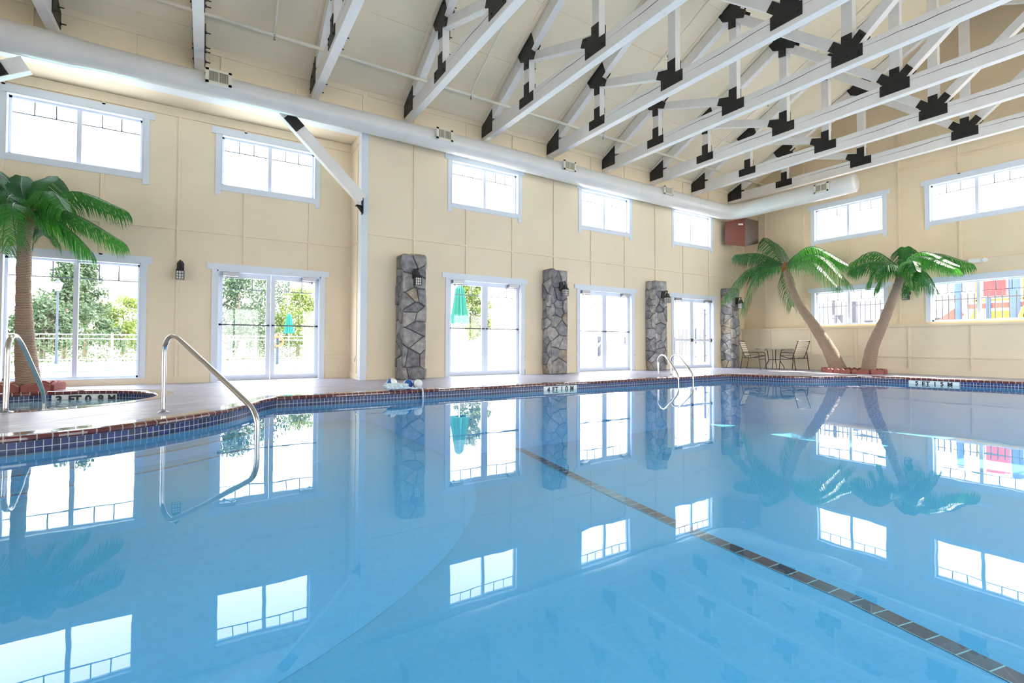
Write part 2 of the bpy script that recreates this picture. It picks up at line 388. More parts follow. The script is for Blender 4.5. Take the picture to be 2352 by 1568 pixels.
# white header beam over the alcove and corner post
mb = MB(); mb.box(XWEST, XA+0.02, YW-0.05, YW+0.33, 4.93, 5.08); S(mb.build('trim_1', 'beam_white', bevel=0.006))
mb = MB(); mb.box(XA, XA+0.11, YW-0.02, YW, 0, 4.90); mb.box(XA-0.02, XA, YW-0.02, YW+0.14, 0, 4.90); S(mb.build('trim_2', 'trim_white'))
# end wall (photo right)
mb = MB(); hs = holes_of(UP_E+LOW_E)
wall(mb, 0, XU, 1, YS, YW, 1.2, EAVE, hs)
mb.prism([(YS-0.05, EAVE), (YW+0.05, EAVE), (YC, RIDGE+0.05)], 0, XU, XU+T)
V_E = [8.97-1.2*k for k in range(10)]
roofz = lambda y: RIDGE-SL*abs(y-YC)-0.02
strips(mb, 0, XU, -1, [y for y in V_E if y > YS+0.1], [(2.77, 0.04), (5.25, 0.045)], YS, YW, 1.3, 0, hs, ztop=roofz)
S(mb.build('wall_right', 'cream_warm_lit'))
mb = MB(); wall(mb, 0, XL, 1, YS, YW, 0, 1.22, [])
strips(mb, 0, XL, -1, [8.75-1.2*k for k in range(10) if 8.75-1.2*k > YS], [(0.44, 0.045), (0.07, 0.14)], YS, YW, 0, 1.19, [])
mb.box(XL-0.05, XU, YS, YW, 1.195, 1.235)
S(mb.build('wall_right_lower', 'cream'))
# unseen walls behind the camera, windows added to let in more daylight
SOUTH = [(c, 0.95, 0.1, 2.2) for c in (1.0, 4.6, 8.2, 11.2, 13.6)]+[(c, 0.95, 3.7, 4.8) for c in (1.0, 4.6, 8.2, 11.2, 13.6)]
WEST = [(c, 1.0, 0.1, 2.2) for c in (1.0, 5.0)]
mb = MB(); wall(mb, 1, YS, -1, XWEST, XU+T, 0, EAVE+0.02, holes_of(SOUTH)); S(mb.build('wall_back', 'cream'))
mb = MB(); wall(mb, 0, XWEST, -1, YS-T, YR+T, 0, EAVE, holes_of(WEST)); mb.prism([(YS-0.05, EAVE), (YW+0.05, EAVE), (YC, RIDGE+0.05)], 0, XWEST-T, XWEST); S(mb.build('wall_far_west', 'cream'))
# roof: two slopes with battens on the underside
mb = MB(); th = 0.12
for sgn, ye in ((1, YW+0.35), (-1, YS-0.35)):
    ze = RIDGE-SL*abs(ye-YC)
    x0, x1 = XWEST-T-0.3, XU+T+0.3
    mb.add([(x0, YC, RIDGE), (x1, YC, RIDGE), (x1, ye, ze), (x0, ye, ze), (x0, YC, RIDGE+th), (x1, YC, RIDGE+th), (x1, ye, ze+th), (x0, ye, ze+th)],
           [(0, 1, 2, 3), (7, 6, 5, 4), (0, 4, 5, 1), (2, 6, 7, 3), (1, 5, 6, 2), (0, 3, 7, 4)])
    for k in range(0, 6):          # battens along the building
        yy = YC+sgn*(0.05+1.12*k)
        zz = RIDGE-SL*abs(yy-YC)
        mb.bar((XWEST, yy, zz-0.006), (XU, yy, zz-0.006), 0.05, 0.014, side=Vector((0, 1, -SL*sgn)))
    for k in range(-4, 7):         # battens beside each truss
        for dx in (-0.05, 0.20):
            xx = 3.42+1.827*k+dx
            if XWEST < xx < XU: mb.bar((xx, YC, RIDGE-0.008), (xx, YC+sgn*5.9, RIDGE-SL*5.9-0.008), 0.05, 0.018, side=Vector((1, 0, 0)))
S(mb.build('ceiling', 'ceiling_cream'))
# ================================================================== POOL, SPA, DECK
WZ = -0.125
arc = [(-1.85+2.53*math.cos(math.radians(a)), 7.6+2.53*math.sin(math.radians(a))) for a in range(-90, -14, 4)]
bulge = [(p.x, p.y) for p in spline([(10.80, 7.24, 0), (10.95, 6.98, 0), (11.18, 6.62, 0), (11.42, 6.18, 0), (11.75, 5.84, 0), (12.3, 5.60, 0), (12.96, 5.42, 0)], 4)]
outline = [(-4.6, 5.07), (-3.4, 5.07)]+arc+[(0.64, 6.97), (0.80, 7.20)]+[(x, 7.20+0.04*(x-0.8)/10) for x in (2, 4, 6, 8, 9.5)]+bulge+[(13.2, 4.6), (13.47, 3.7), (13.72, 2.8), (14.0, 1.7), (14.2, 0.6), (14.3, -0.5), (14.2, -1.1), (-4.6, -1.1)]
SC, SR = (-1.85, 8.32), 1.31
spa = [(SC[0]+SR*math.cos(math.radians(a)), SC[1]+SR*math.sin(math.radians(a))) for a in range(0, 360, 6)]
def area(p): return sum(p[i][0]*p[(i+1) % len(p)][1]-p[(i+1) % len(p)][0]*p[i][1] for i in range(len(p)))/2
if area(outline) > 0: outline.reverse()      # clockwise -> left normal points away from the water
if area(spa) > 0: spa.reverse()
def offs(path, d):
    """closed path moved outward (away from the water) by d, with mitres"""
    n = len(path); out = []
    for i in range(n):
        a, b, c = Vector(path[i-1]), Vector(path[i]), Vector(path[(i+1) % n])
        n1 = Vector((-(b-a).y, (b-a).x)).normalized(); n2 = Vector((-(c-b).y, (c-b).x)).normalized()
        m = (n1+n2).normalized(); k = max(0.45, m.dot(n1)); out.append(tuple(b+m*(d/k)))
    return out
def band(mb, path, prof, mi=0, u0=0):
    """sweep profile [(offset, z)] along a closed path; uv u = length, v = profile length"""
    n = len(path); rings = [[(*p, z) for p in offs(path, d)] for d, z in prof]
    L = [0]
    for i in range(n): L.append(L[-1]+(Vector(path[(i+1) % n])-Vector(path[i])).length)
    V = [0]
    for k in range(1, len(prof)): V.append(V[-1]+math.hypot(prof[k][0]-prof[k-1][0], prof[k][1]-prof[k-1][1]))
    for i in range(n):
        j = (i+1) % n
        for k in range(len(prof)-1):
            o = len(mb.v); mb.v += [rings[k][i], rings[k][j], rings[k+1][j], rings[k+1][i]]
            for q, (u, v) in enumerate(((L[i], V[k]), (L[i+1], V[k]), (L[i+1], V[k+1]), (L[i], V[k+1]))): mb.uv[o+q] = (u, v)
            mb.f.append((o, o+1, o+2, o+3)); mb.mi.append(mi)
def poly_fill(mb, outer, holes, z, mi=0):
    loops = [[Vector((x, y, 0)) for x, y in outer]]+[[Vector((x, y, 0)) for x, y in h] for h in holes]
    flat = [p for l in loops for p in l]; tri = tessellate_polygon(loops)
    mb.add([(p.x, p.y, z) for p in flat], [tuple(t) for t in tri], mi)
cop = [(0.17, -0.03), (0.17, 0.004), (0.012, 0.004), (-0.012, -0.003), (-0.022, -0.018), (-0.022, -0.036), (-0.010, -0.05), (0.0, -0.052)]
mb = MB(); poly_fill(mb, [(XWEST, YS), (XU, YS), (XU, YW), (XA, YW), (XA, YR), (XWEST, YR)], [offs(outline, 0.16), offs(spa, 0.16)], 0.0)
S(mb.build('floor', 'deck'))
mb = MB(); band(mb, outline, cop); S(mb.build('trim_3', 'coping_red', smooth=False))
mb = MB(); band(mb, spa, cop); S(mb.build('trim_4', 'coping_red'))
mb = MB(); band(mb, outline, [(0, -0.05), (0, -0.157)]); S(mb.build('trim_5', 'tile_blue'))
mb = MB(); band(mb, spa, [(0, -0.05), (0, -0.157)]); S(mb.build('trim_6', 'tile_blue'))
mb = MB(); band(mb, outline, [(0, -0.157), (-0.02, -1.15)]); poly_fill(mb, offs(outline, -0.01), [], -1.1); S(mb.build('pool_basin', 'pool_plaster'))
mb = MB(); band(mb, spa, [(0, -0.157), (-0.3, -0.5), (-0.32, -0.9)]); poly_fill(mb, spa, [], -0.85); S(mb.build('spa_basin', 'pool_plaster'))
# entry steps round the curved corner, with a tile line on each nosing
for r, z, nm in ((2.78, -0.26, 'pool_step'), (3.02, -0.345, 'pool_step')):
    mb = MB(); A = [math.radians(a) for a in range(-90, 4, 3)]
    for i in range(len(A)-1):
        p = [(-1.85+rr*math.cos(a), 7.6+rr*math.sin(a)) for a in (A[i], A[i+1]) for rr in (2.5, r)]
        mb.add([(*p[0], z), (*p[1], z), (*p[3], z), (*p[2], z), (*p[1], -1.09), (*p[3], -1.09)], [(0, 1, 2, 3), (1, 4, 5, 2)], 0)
        q = [(-1.85+rr*math.cos(a), 7.6+rr*math.sin(a)) for a in (A[i], A[i+1]) for rr in (r-0.035, r+0.002)]
        o = len(mb.v); mb.v += [(*q[0], z+0.003), (*q[1], z+0.003), (*q[3], z+0.003), (*q[2], z+0.003)]; mb.f.append((o, o+1, o+2, o+3)); mb.mi.append(1)
        for k2, (u, v) in enumerate(((A[i]*r, 0), (A[i]*r, .035), (A[i+1]*r, .035), (A[i+1]*r, 0))): mb.uv[o+k2] = (u, v)
    S(mb.build(nm, ['pool_plaster', 'line_tile']))
mb = MB(); A = [math.radians(a) for a in range(-90, 6, 4)]
for i in range(len(A)-1):
    for (ra, za), (rb, zb_) in (((3.0, -0.365), (3.9, -0.40)), ((3.9, -0.40), (5.2, -1.098))):
        p = [(-1.85+rr*math.cos(a), 7.6+rr*math.sin(a), z) for a in (A[i], A[i+1]) for rr, z in ((ra, za), (rb, zb_))]
        mb.add([p[0], p[1], p[3], p[2]], [(0, 1, 2, 3)])
S(mb.build('pool_shelf', 'pool_plaster', smooth=True))
# tile line across the pool floor
mb = MB(); Lp = [(4.63, 7.19), (4.30, 5.2), (4.04, 3.36), (3.92, 1.68), (3.72, 0.70), (3.5, -1.05)]; acc = 0
for i in range(len(Lp)-1):
    a, b = Vector(Lp[i]), Vector(Lp[i+1]); n_ = Vector((-(b-a).y, (b-a).x)).normalized()*0.075; o = len(mb.v); l = (b-a).length
    mb.v += [(*(a-n_), -1.094), (*(b-n_), -1.094), (*(b+n_), -1.094), (*(a+n_), -1.094)]
    for q, (u, v) in enumerate(((acc, 0), (acc+l, 0), (acc+l, .1), (acc, .1))): mb.uv[o+q] = (u, v)
    mb.f.append((o, o+1, o+2, o+3)); mb.mi.append(0); acc += l
S(mb.build('pool_floor_line', 'line_tile'))
mb = MB(); poly_fill(mb, outline, [], WZ); tag(mb.build('pool_water', 'water', flat_up=True), 'calm clear blue water filling the large indoor swimming pool', 'water', kind='stuff')
mb = MB(); poly_fill(mb, spa, [], WZ); tag(mb.build('spa_water', 'spa_water', flat_up=True), 'rippled pale water in the small round spa at left', 'water', kind='stuff')
# pale control joint in the deck
mb = MB(); mb.bar((-2.6, 4.0+0.45, 0.001), (0.25, 7.45, 0.001), 0.012, 0.003, side=Vector((1, -1, 0))); S(mb.build('floor_joint', 'marker_white'))
# ================================================================== WINDOWS AND DOORS
def place(axis, plane, out):
    """returns f(u, depth outward, z) -> xyz and a box adder"""
    if axis == 1: return lambda mb, u0, u1, d0, d1, z0, z1, mi=0: mb.box(u0, u1, plane+out*d0, plane+out*d1, z0, z1, mi)
    return lambda mb, u0, u1, d0, d1, z0, z1, mi=0: mb.box(plane+out*d0, plane+out*d1, u0, u1, z0, z1, mi)
wn = [0]; dn = [0]
def window(axis, plane, out, c, hw, z0, z1, sill=True, horn=0.11, cas=0.088, detail=True):
    wn[0] += 1; B = place(axis, plane, out)
    r = thing('window_%d' % wn[0], None, None, kind='structure')
    if detail:
        mb = MB(); hb = 0.125
        B(mb, c-hw-cas-0.07, c+hw+cas+0.07, -0.022, 0, z1, z1+hb)
        zl = z0-(hb+horn*0.5) if sill else z0-0.0
        B(mb, c-hw-cas, c-hw, -0.018, 0, zl, z1); B(mb, c+hw, c+hw+cas, -0.018, 0, zl, z1)
        if sill: B(mb, c-hw, c+hw, -0.016, 0, z0-0.095, z0)
        # reveal lining
        B(mb, c-hw-0.002, c-hw+0.014, -0.018, 0.12, z0, z1); B(mb, c+hw-0.014, c+hw+0.002, -0.018, 0.12, z0, z1)
        B(mb, c-hw, c+hw, -0.018, 0.12, z1-0.014, z1+0.002); B(mb, c-hw, c+hw, -0.01, 0.12, z0-0.002, z0+0.012)
        mb.build('casing', 'trim_white', r)
    mb = MB(); f = 0.035
    B(mb, c-hw+0.014, c-hw+0.014+f, 0.08, 0.13, z0+0.012, z1-0.014); B(mb, c+hw-0.014-f, c+hw-0.014, 0.08, 0.13, z0+0.012, z1-0.014)
    B(mb, c-hw+0.014, c+hw-0.014, 0.08, 0.13, z0+0.012, z0+0.012+f); B(mb, c-hw+0.014, c+hw-0.014, 0.08, 0.13, z1-0.014-f, z1-0.014)
    B(mb, c-0.032, c+0.032, 0.075, 0.13, z0+0.012, z1-0.014)
    mb.build('frame', 'frame_white', r)
    if detail:
        for sgn in (-1, 1):
            a, b = (c-hw+0.05, c-0.032) if sgn < 0 else (c+0.032, c+hw-0.05)
            mb = MB(); zz = z1-0.05-min(0.26, (z1-z0)*0.22)
            B(mb, a, b, 0.098, 0.106, zz-0.009, zz+0.009)
            for k in (1, 2): u = a+(b-a)*k/3; B(mb, u-0.009, u+0.009, 0.098, 0.106, zz, z1-0.05)
            mb.build('muntin_grid', 'muntin', r)
    mb = MB(); B(mb, c-hw+0.02, c+hw-0.02, 0.110, 0.113, z0+0.02, z1-0.02); mb.build('pane', 'window_glass', r)
    if axis == 1: portal(c, plane+out*(T+0.02), (z0+z1)/2, 2*hw, z1-z0, 0, -out)
    else: portal(plane+out*(T+0.02), c, (z0+z1)/2, 2*hw, z1-z0, -out, 0)
    return r
for o in UP_N: window(1, YW, 1, *o)
for o in UP_A: window(1, YR, 1, *o)
window(1, YR, 1, *LOW_A[0], sill=False)
for o in UP_E[:2]: window(0, XU, 1, *o)
for o in LOW_E[:2]: window(0, XU, 1, *o, sill=False)
for o in (UP_E[2], LOW_E[2]): window(0, XU, 1, *o, detail=False)  # third pair out of view, added for extra daylight
for o in SOUTH: window(1, YS, -1, *o, detail=False)
for o in WEST: window(0, XWEST, -1, *o, detail=False)
def door(plane, c, hw, z1, bar='thin'):
    dn[0] += 1; B = place(1, plane, 1); cas = 0.085
    r = thing('door_%d' % dn[0], None, None, kind='structure')
    mb = MB()
    B(mb, c-hw-cas-0.08, c+hw+cas+0.08, -0.024, 0, z1, z1+0.115); B(mb, c-hw-cas, c-hw, -0.02, 0, 0, z1); B(mb, c+hw, c+hw+cas, -0.02, 0, 0, z1)
    B(mb, c-hw-0.001, c-hw+0.016, -0.02, 0.14, 0, z1); B(mb, c+hw-0.016, c+hw+0.001, -0.02, 0.14, 0, z1); B(mb, c-hw, c+hw, -0.02, 0.14, z1-0.03, z1+0.001)
    B(mb, c-hw+0.016, c-hw+0.03, 0.0, 0.03, 0, z1-0.03); B(mb, c+hw-0.03, c+hw-0.016, 0.0, 0.03, 0, z1-0.03)
    mb.build('casing', 'trim_white', r)
    mb = MB(); B(mb, c-hw, c+hw, 0.02, 0.15, 0.0, 0.014); mb.build('threshold', 'steel_dull', r)
    for s in (-1, 1):
        a, b = (c-hw+0.02, c-0.004) if s < 0 else (c+0.004, c+hw-0.02)
        st = 0.075; zt = z1-0.035; d0, d1 = 0.085, 0.13
        mb = MB(); B(mb, a, a+st, d0, d1, 0.016, zt); B(mb, b-st, b, d0, d1, 0.016, zt); B(mb, a+st, b-st, d0, d1, 0.016, 0.11); B(mb, a+st, b-st, d0, d1, zt-0.085, zt)
        leaf = mb.build('door_leaf', 'frame_white', r)
        g0, g1, gz1 = a+st, b-st, zt-0.085
        mb = MB(); zz = gz1-0.22; B(mb, g0, g1, 0.103, 0.111, zz-0.008, zz+0.008)
        for k in (1, 2): u = g0+(g1-g0)*k/3; B(mb, u-0.008, u+0.008, 0.103, 0.111, zz, gz1)
        mb.build('muntin_grid', 'muntin', leaf)
        mb = MB(); B(mb, g0-0.005, g1+0.005, 0.113, 0.116, 0.105, gz1+0.005); mb.build('pane', 'window_glass', leaf)
        mb = MB()
        if bar == 'thin':
            B(mb, a+0.015, b-0.015, 0.055, 0.07, 1.055, 1.078); B(mb, a+0.02, a+0.05, 0.055, d0, 1.05, 1.085); B(mb, b-0.05, b-0.02, 0.055, d0, 1.05, 1.085)
            mb.build('push_bar', 'bar_dark', leaf)
        else:
            B(mb, a+0.01, b-0.06, 0.035, 0.075, 0.83, 0.90); mb.build('push_bar', 'frame_white', leaf)
            mb = MB(); B(mb, b-0.10 if s < 0 else b-0.06, b+0.0, 0.03, d0, 0.82, 0.91); mb.build('latch_box', 'plate_black', leaf)
        # closer: body on the head, folded arm
        mb = MB(); cc = c-hw+0.22 if s < 0 else c+hw-0.22
        B(mb, cc-0.13, cc+0.13, -0.03, 0.082, z1-0.105, z1-0.035)
        P0 = (cc+s*0.06, plane+0.05, z1-0.14); P1 = (cc-s*0.06, plane-0.10, z1-0.14); P2 = (cc-s*0.24, plane+0.02, z1-0.135)
        mb.bar(P0, P1, 0.025, 0.012); mb.bar(P1, P2, 0.02, 0.010); mb.lathe([(0.02, -0.02), (0.02, 0.02)], P0, 8); mb.lathe([(0.014, -0.012), (0.014, 0.012)], P1, 8)
        mb.build('door_closer', 'steel_dull', r)
    portal(c, plane+T+0.02, z1/2, 2*hw, z1, 0, -1)
door(YR, 1.075, 0.91, 2.085)
door(YW, 5.405, 0.94, 2.15); door(YW, 9.065, 0.94, 2.15); door(YW, 12.66, 0.94, 2.15, bar='panic')
# ================================================================== ROOF TRUSSES
V1, V2, V3, WP = 7.88, 5.89, 3.83, 0.165
CB, CT = 5.31, 5.60                               # bottom chord
def topz(y): return 8.66-SL*abs(y-YC)            # upper edge of top chord
def make_truss(label):
    r = thing('roof_truss', label, 'roof truss', (0, 0, 0), 0, 'white timber roof trusses with black steel plates')
    X0, X1 = 0.012, 0.152
    mb = MB(); mb.prism([(YW-0.005, CB), (YW-0.005, CT-0.0), (YS+0.005, CT), (YS+0.005, CB)], 0, X0, X1); mb.build('bottom_chord', 'truss_white', r, bevel=0.005)
    rg_ = random.Random(5); mb = MB(); yy = 7.6; zz = 5.50; pr = None
    while yy > -0.5:
        wd = 0.0045*abs(math.sin(yy*1.7))+0.0008; cur = (yy, zz, wd)
        if pr: mb.add([(X0-0.0012, pr[0], pr[1]-pr[2]), (X0-0.0012, cur[0], cur[1]-cur[2]), (X0-0.0012, cur[0], cur[1]+cur[2]), (X0-0.0012, pr[0], pr[1]+pr[2])], [(0, 1, 2, 3)])
        pr = cur; yy -= 0.16; zz = 5.50+0.018*math.sin(yy*2.1)+rg_.uniform(-.006, .006)
    mb.build('timber_crack', 'plate_black', r)
    mir = lambda y: 2*YC-y
    for s in (0, 1):
        g = (lambda y: y) if s == 0 else mir
        mb = MB(); mb.prism([(g(YW-0.01), topz(YW-0.01)), (g(YC), topz(YC)), (g(YC), topz(YC)-0.27), (g(9.25), topz(9.25)-0.27)], 0, X0+0.002, X1-0.002); mb.build('top_chord', 'truss_white', r, bevel=0.005)
        for v in (V1, V2):
            mb = MB(); mb.prism([(g(v-WP/2), CT-0.02), (g(v+WP/2), CT-0.02), (g(v+WP/2), topz(v+WP/2)-0.2), (g(v-WP/2), topz(v-WP/2)-0.2)], 0, X0+0.004, X1-0.004); mb.build('web_post', 'truss_white', r, bevel=0.004)
        for a, za, b, zb_ in ((7.82, 6.32, 5.95, 5.665), (5.82, 7.29, 3.94, 5.67)):
            mb = MB(); mb.bar((0.082, g(a), za), (0.082, g(b), zb_), X1-X0-0.012, 0.16); mb.build('web_brace', 'truss_white', r, bevel=0.004)
    mb = MB(); mb.prism([(YC-WP/2, CT-0.02), (YC+WP/2, CT-0.02), (YC+WP/2, topz(YC)-0.2), (YC-WP/2, topz(YC)-0.2)], 0, X0+0.005, X1-0.005); mb.build('king_post', 'truss_white', r, bevel=0.004)
    # black gusset plates, both faces
    heel = [(9.70, 5.39), (9.70, 5.645), (9.235, 5.87), (9.235, 5.39)]
    t1 = [(8.127, 5.40), (8.127, 5.59), (7.965, 5.59), (7.965, 5.82), (7.795, 5.82), (7.795, 5.585), (7.65, 5.585), (7.65, 5.40)]
    t2 = [(6.13, 5.40), (6.13, 5.60), (6.24, 5.66), (6.19, 5.79), (5.975, 5.73), (5.975, 5.87), (5.805, 5.87), (5.805, 5.61), (5.65, 5.60), (5.65, 5.40)]
    t3h = [(4.061, 5.39), (4.061, 5.585), (4.008, 5.60), (4.118, 5.707), (4.024, 5.83), (3.909, 5.72), (3.909, 5.84)]
    t3 = t3h+[(2*YC-y, z) for y, z in reversed(t3h)]
    def tops(v):
        k = v; o = [(k-0.17, 0.01), (k-0.26, -0.16), (k-0.165, -0.22), (k-0.30, -0.34), (k-0.24, -0.46), (k-0.075, -0.38), (k-0.075, -0.55), (k+0.085, -0.52), (k+0.085, -0.36), (k+0.215, -0.30), (k+0.31, -0.13)]
        # offsets are measured from the upper edge at v; follow the slope outside it
        base = topz(v)
        return [(y, base+z+(0.085 if i == 0 else 0)) for i, (y, z) in enumerate([(a, b) for a, b in o])]
    ridge = [(YC+0.42, topz(YC+0.42)-0.01), (YC, topz(YC)-0.0), (YC-0.42, topz(YC-0.42)-0.01), (YC-0.42, topz(YC)-0.42), (YC-0.08, topz(YC)-0.30), (YC-0.08, topz(YC)-0.6), (YC+0.08, topz(YC)-0.6), (YC+0.08, topz(YC)-0.30), (YC+0.42, topz(YC)-0.42)]
    shapes = [(t3, 0, [(0.0, 5.47), (0.17, 5.47), (-0.17, 5.47), (0, 5.76), (0.2, 5.72), (-0.2, 5.72)], YC), (ridge, 0, [(0, 8.2), (0.3, 8.38), (-0.3, 8.38)], YC)]
    for s in (0, 1):
        g = (lambda y: y) if s == 0 else mir
        shapes += [([(g(y), z) for y, z in heel], s == 0, [(g(9.64)-g(0), 5.45), (g(9.3)-g(0), 5.45), (g(9.3)-g(0), 5.76), (g(9.5)-g(0), 5.62)], g(0)),
                   ([(g(y), z) for y, z in t1], s == 0, [(g(8.06)-g(0), 5.46), (g(7.72)-g(0), 5.46), (g(7.88)-g(0), 5.75), (g(8.06)-g(0), 5.55)], g(0)),
                   ([(g(y), z) for y, z in t2], s == 0, [(g(6.04)-g(0), 5.46), (g(5.71)-g(0), 5.46), (g(5.89)-g(0), 5.76), (g(6.13)-g(0), 5.74)], g(0)),
                   ([(g(y), z) for y, z in tops(V1)], s == 0, [(g(V1+0.22)-g(0), topz(V1)-0.2), (g(V1-0.17)-g(0), topz(V1)-0.02), (g(V1)-g(0), topz(V1)-0.46), (g(V1-0.22)-g(0), topz(V1)-0.34)], g(0)),
                   ([(g(y), z) for y, z in tops(V2)], s == 0, [(g(V2+0.22)-g(0), topz(V2)-0.2), (g(V2-0.17)-g(0), topz(V2)-0.02), (g(V2)-g(0), topz(V2)-0.46), (g(V2-0.22)-g(0), topz(V2)-0.34)], g(0))]
    for poly, far, bolts, gy in shapes:
        mb = MB(); mb.prism(poly, 0, 0.0, 0.0115); pl = mb.build('gusset_plate', 'plate_black', r)
        mb = MB(); mb.prism(poly, 0, 0.1525, 0.164); pl2 = mb.build('gusset_plate', 'plate_black', r)
        for by, bz in bolts:
            mb = MB(); mb.tube([(-0.016, gy+by, bz), (0.001, gy+by, bz)], 0.017, 6); mb.build('bolt', 'plate_black', pl)
            if far: mb = MB(); mb.tube([(0.163, gy+by, bz), (0.18, gy+by, bz), (0.181, gy+by, bz), (0.235, gy+by, bz)], [0.022, 0.022, 0.009, 0.009], 6); mb.build('bolt', 'plate_black', pl2)
    return r
names = ['x', 'first from the left, above the palm', 'second from the left, seen almost edge on above the first duct vent', 'third from the left, above the second alcove window',
         'fourth from the left, its foot above the corner post', 'fifth from the left, its foot right of the second duct vent', 'sixth from the left, its foot before the third duct vent', 'seventh from the left, its foot past the third duct vent',
         'third from the end wall', 'second from the end wall', 'nearest the end wall, above the duct elbow']
t0 = make_truss('white roof truss '+names[1])
t0.location = (3.42-1.827*3, 0, 0)
for k in range(-2, 7):
    lab = {-2: names[2], -1: names[3], 0: names[4], 1: names[5], 2: names[6], 3: names[7], 4: names[8], 5: names[9], 6: names[10]}[k]
    dup(t0, (3.42+1.827*k, 0, 0), label='white roof truss '+lab)
# ================================================================== DIAGONAL BRACES
def brace(p, q, label, plate_at):
    r = thing('diagonal_brace', label, 'brace', q, group=None)
    mb = MB(); mb.bar(p, q, 0.14, 0.21, side=Vector((0, 1, 0))); mb.build('timber', 'truss_white', r, bevel=0.006)
    d = (Vector(q)-Vector(p)).normalized()
    a = Vector(p)+d*plate_at; mb = MB(); mb.bar(a-d*0.05, a+d*0.24, 0.012, 0.20, side=Vector((0, 1, 0)))
    for v in mb.v: pass
    mb.v = [(x, y-0.077, z) for x, y, z in mb.v]; mb.build('steel_plate', 'plate_black', r)
    localize(r); return r
b1 = brace((1.13, 9.655, 4.92), (2.57, 9.655, 3.53), 'white diagonal timber brace running from the duct down to the corner post', 0.16)
mb = MB(); mb.box(2.44, 2.575, 9.58, 9.70, 3.40, 3.415); mb.box(2.56, 2.575, 9.58, 9.70, 3.25, 3.56); mb.prism([(2.44, 3.415), (2.565, 3.415), (2.565, 3.26)], 1, 9.635, 9.645); o = mb.build('bracket', 'plate_black', b1)
o.data.transform(Matrix.Translation(-Vector(b1.location)))
brace((-2.25, 9.655, 4.72), (-3.6, 9.655, 3.9), 'white diagonal timber brace cut off by the left edge of the photo', 0.30)
# ================================================================== DUCT
duct = thing('air_duct', 'long round white air duct running along the long wall and round the corner', 'duct', (4, 9.33, 4.865))
DR = 0.235
DP_ = [(-5.5, 4.93, 0.22), (-3.0, 4.93, 0.215), (-1.75, 4.93, 0.21), (-1.45, 4.935, 0.185), (-0.5, 4.935, 0.18), (1, 4.935, 0.18), (3, 4.94, 0.195), (5, 4.93, 0.21), (7, 4.90, 0.22), (9, 4.88, 0.23), (11, 4.865, 0.235), (12.5, 4.865, 0.235), (13.45, 4.865, 0.235)]
path = [(x, 9.33, z) for x, z, _ in DP_]
path += [(13.45+0.55*math.sin(a), 8.78+0.55*math.cos(a), 4.865) for a in [math.radians(x) for x in (15, 30, 45, 60, 75, 90)]]+[(14.0, y, 4.865) for y in (8.2, 7.4, 6.6, 5.86)]
mb = MB(); mb.tube(path, [r_ for _, _, r_ in DP_]+[DR]*(len(path)-len(DP_)), 28); mb.build('duct_tube', 'duct_white', duct, smooth=True)
for x in (-1.42, 1.2, 3.3, 6.2, 9.8, 12.2):
    k_ = max(i for i in range(len(DP_)) if DP_[i][0] <= x); f_ = (x-DP_[k_][0])/(DP_[k_+1][0]-DP_[k_][0]); zc_, rc_ = [DP_[k_][j]+f_*(DP_[k_+1][j]-DP_[k_][j]) for j in (1, 2)]
    seam = MB(); seam.tube([(x-0.012, 9.33, zc_), (x+0.012, 9.33, zc_)], rc_+0.004, 28); seam.build('seam_band', 'duct_white', duct)
def vent(cx, cy, cz, axis):
    w2, h2, d = 0.18, 0.115, 0.24
    r = MB(); g = MB(); k = MB()
    def B(m, a0, a1, b0, b1, z0, z1, mi=0):       # a along duct, b out of the duct towards the room
        if axis == 1: m.box(cx+a0, cx+a1, cy-b0, cy-b1, cz+z0, cz+z1, mi)
        else: m.box(cx-b0, cx-b1, cy+a0, cy+a1, cz+z0, cz+z1, mi)
    B(r, -w2+0.015, w2-0.015, 0.10, 0.275, -h2+0.01, h2-0.01)
    for a0, a1, z0, z1 in ((-w2, w2, h2-0.035, h2), (-w2, w2, -h2, -h2+0.035), (-w2, -w2+0.045, -h2, h2), (w2-0.045, w2, -h2, h2)):
        B(g, a0, a1, 0.275, 0.29, z0, z1)
    for i in range(19):
        a = -w2+0.05+(2*w2-0.1)*i/18; B(g, a-0.0022, a+0.0022, 0.277, 0.286, -h2+0.035, h2-0.035)
    B(g, -0.006, 0.006, 0.277, 0.288, -h2+0.035, h2-0.035)
    B(k, -w2+0.04, w2-0.04, 0.276, 0.278, -h2+0.03, h2-0.03)
    c = r.build('vent_collar', 'duct_white', duct); g.build('vent_grille', 'vent_beige', c); k.build('vent_opening', 'vent_dark', c)
for x in (0.12, 4.05, 7.28, 10.75): vent(x, 9.33, 4.96, 1)
vent(14.0, 6.54, 4.875, 0)
for c in duct.children: c.data.transform(Matrix.Translation(-Vector(duct.location)))
for c in duct.children_recursive:
    if c.parent is not duct: c.data.transform(Matrix.Translation(-Vector(duct.location)))
# ================================================================== SPRINKLER PIPES
sp = thing('sprinkler_pipe', 'thin cream sprinkler pipe with branches under the roof slope', 'pipe', (0, 0, 0))
mb = MB(); mb.tube([(XWEST+0.1, 8.9, 5.84), (XU-0.02, 8.9, 5.84)], 0.03, 10); mb.build('main_pipe', 'pipe_cream', sp, smooth=True)
for x in (-2.75, 0.90, 4.56, 8.2, 11.9):
    mb = MB(); mb.tube([(x, 8.9, 5.84), (x, 8.7, 6.02), (x, YC+0.3, 8.30)], 0.019, 8); mb.build('branch_pipe', 'pipe_cream', sp, smooth=True)
    for yy, zz in ((8.9, 5.84), (6.9, 6.81)):
        mb = MB(); mb.lathe([(0.008, -0.09), (0.022, -0.085), (0.008, -0.06), (0.012, -0.02), (0.03, -0.02), (0.03, 0.02)], (x, yy, zz), 10); mb.build('sprinkler_head', 'steel_dull', sp)
